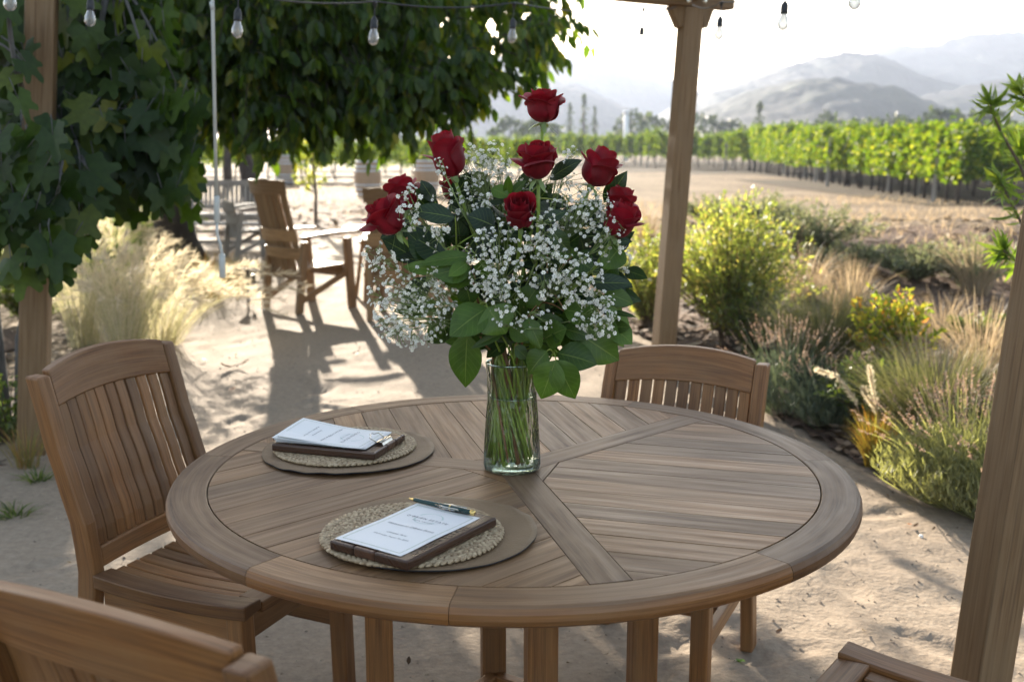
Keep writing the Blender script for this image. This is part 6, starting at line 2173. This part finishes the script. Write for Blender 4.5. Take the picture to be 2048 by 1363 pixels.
M_HILL = groundmat("wooded_hillside", [(.40, (.004, .007, .004)), (.5, (.010, .018, .009)), (.6, (.026, .036, .017)), (.7, (.05, .058, .03))], .03, .35, .06, big=.012, bdist=6.0)
def hill(name, prof, Y, depth, seed, fold):
    """ridge with its crest as in the picture at distance Y, slopes falling both ways"""
    pts = []
    for px, py in prof:
        p = W(px, py, Y); pts.append((p.x, p.z))
    xs_ = np.linspace(pts[0][0], pts[-1][0], 260)
    cr = np.interp(xs_, [p[0] for p in pts], [p[1] for p in pts])
    mb = MB()
    rows_ = 70
    for j in range(rows_):
        t = j / (rows_ - 1) * 1.6 - 1.0          # -1 foot .. 0 crest .. .6 behind
        for i, x in enumerate(xs_):
            prof_ = (1 - abs(t) ** 1.35) if t < 0 else (1 - t * t * .9)
            z = cr[i] * max(0, prof_)
            sp_ = math.sin(x / fold + 2.2 * noise.noise(V((x / fold * .6, seed, t)))) * (1 - abs(t)) * abs(t) * 4
            z *= 1 + .12 * sp_
            z += cr[i] * .035 * noise.fractal(V((x * .02, t * depth * .02, seed)), .9, 2.1, 5) + 3.5 * abs(noise.noise(V((x * .05, t * depth * .05, seed)))) + 2.2 * abs(noise.noise(V((x * .16, t * depth * .16, seed)))) * (1 if t > -.95 else 0) * (Y / 900)
            mb.v.append((x, Y + t * depth + 30 * noise.noise(V((x * .01, t * 3, seed))), z - 3))
    n_ = len(xs_)
    for j in range(rows_ - 1):
        for i in range(n_ - 1):
            a = j * n_ + i
            mb.face((a, a + 1, a + n_ + 1, a + n_))
    tag(mb.build(name, M_HILL, None, True), kind="structure")
hill("hill_spur", [(1250, 300), (1330, 262), (1400, 225), (1470, 198), (1540, 170), (1600, 158), (1680, 165), (1760, 190), (1850, 225), (1960, 262), (2100, 300)], 620, 230, 1.3, 60)
hill("hill_near", [(1560, 300), (1700, 235), (1820, 195), (1920, 170), (2048, 150), (2200, 130), (2400, 160), (2800, 260)], 760, 260, 4.1, 80)
hill("hill_middle", [(1180, 300), (1330, 235), (1390, 190), (1440, 178), (1500, 155), (1545, 137), (1600, 128), (1660, 106), (1700, 104), (1745, 112), (1800, 140), (1900, 170), (2100, 220), (2300, 300)], 1000, 320, 2.7, 110)
hill("hill_long", [(1420, 300), (1560, 200), (1680, 140), (1740, 108), (1800, 88), (1880, 84), (1930, 70), (1990, 68), (2048, 64), (2160, 60), (2400, 110), (2900, 250)], 1250, 380, 6.2, 130)
hill("hill_hazy", [(500, 300), (700, 220), (850, 150), (960, 130), (1040, 140), (1100, 156), (1150, 168), (1200, 190), (1240, 208), (1300, 235), (1380, 262), (1500, 300)], 1100, 330, 8.4, 110)
hill("hill_faint", [(700, 300), (850, 170), (980, 110), (1080, 108), (1170, 122), (1260, 140), (1340, 165), (1420, 205), (1540, 260), (1660, 300)], 1600, 450, 3.3, 160)

# ------------------------------------------------------------------ haze
M_HAZE, nt, out = newmat("air_haze")
pv = N(nt, "ShaderNodeVolumePrincipled")
pv.inputs['Color'].default_value = (.68, .78, 1.0, 1)
pv.inputs['Density'].default_value = HAZE
pv.inputs['Anisotropy'].default_value = .25
L(nt, pv.outputs[0], out.inputs['Volume'])
mb = MB()
mb.box((0, 300, 80), (12000, 15000, 172))
hz_o = mb.build("haze", M_HAZE)
tag(hz_o, kind="stuff")
hz_o.display_type = 'WIRE'
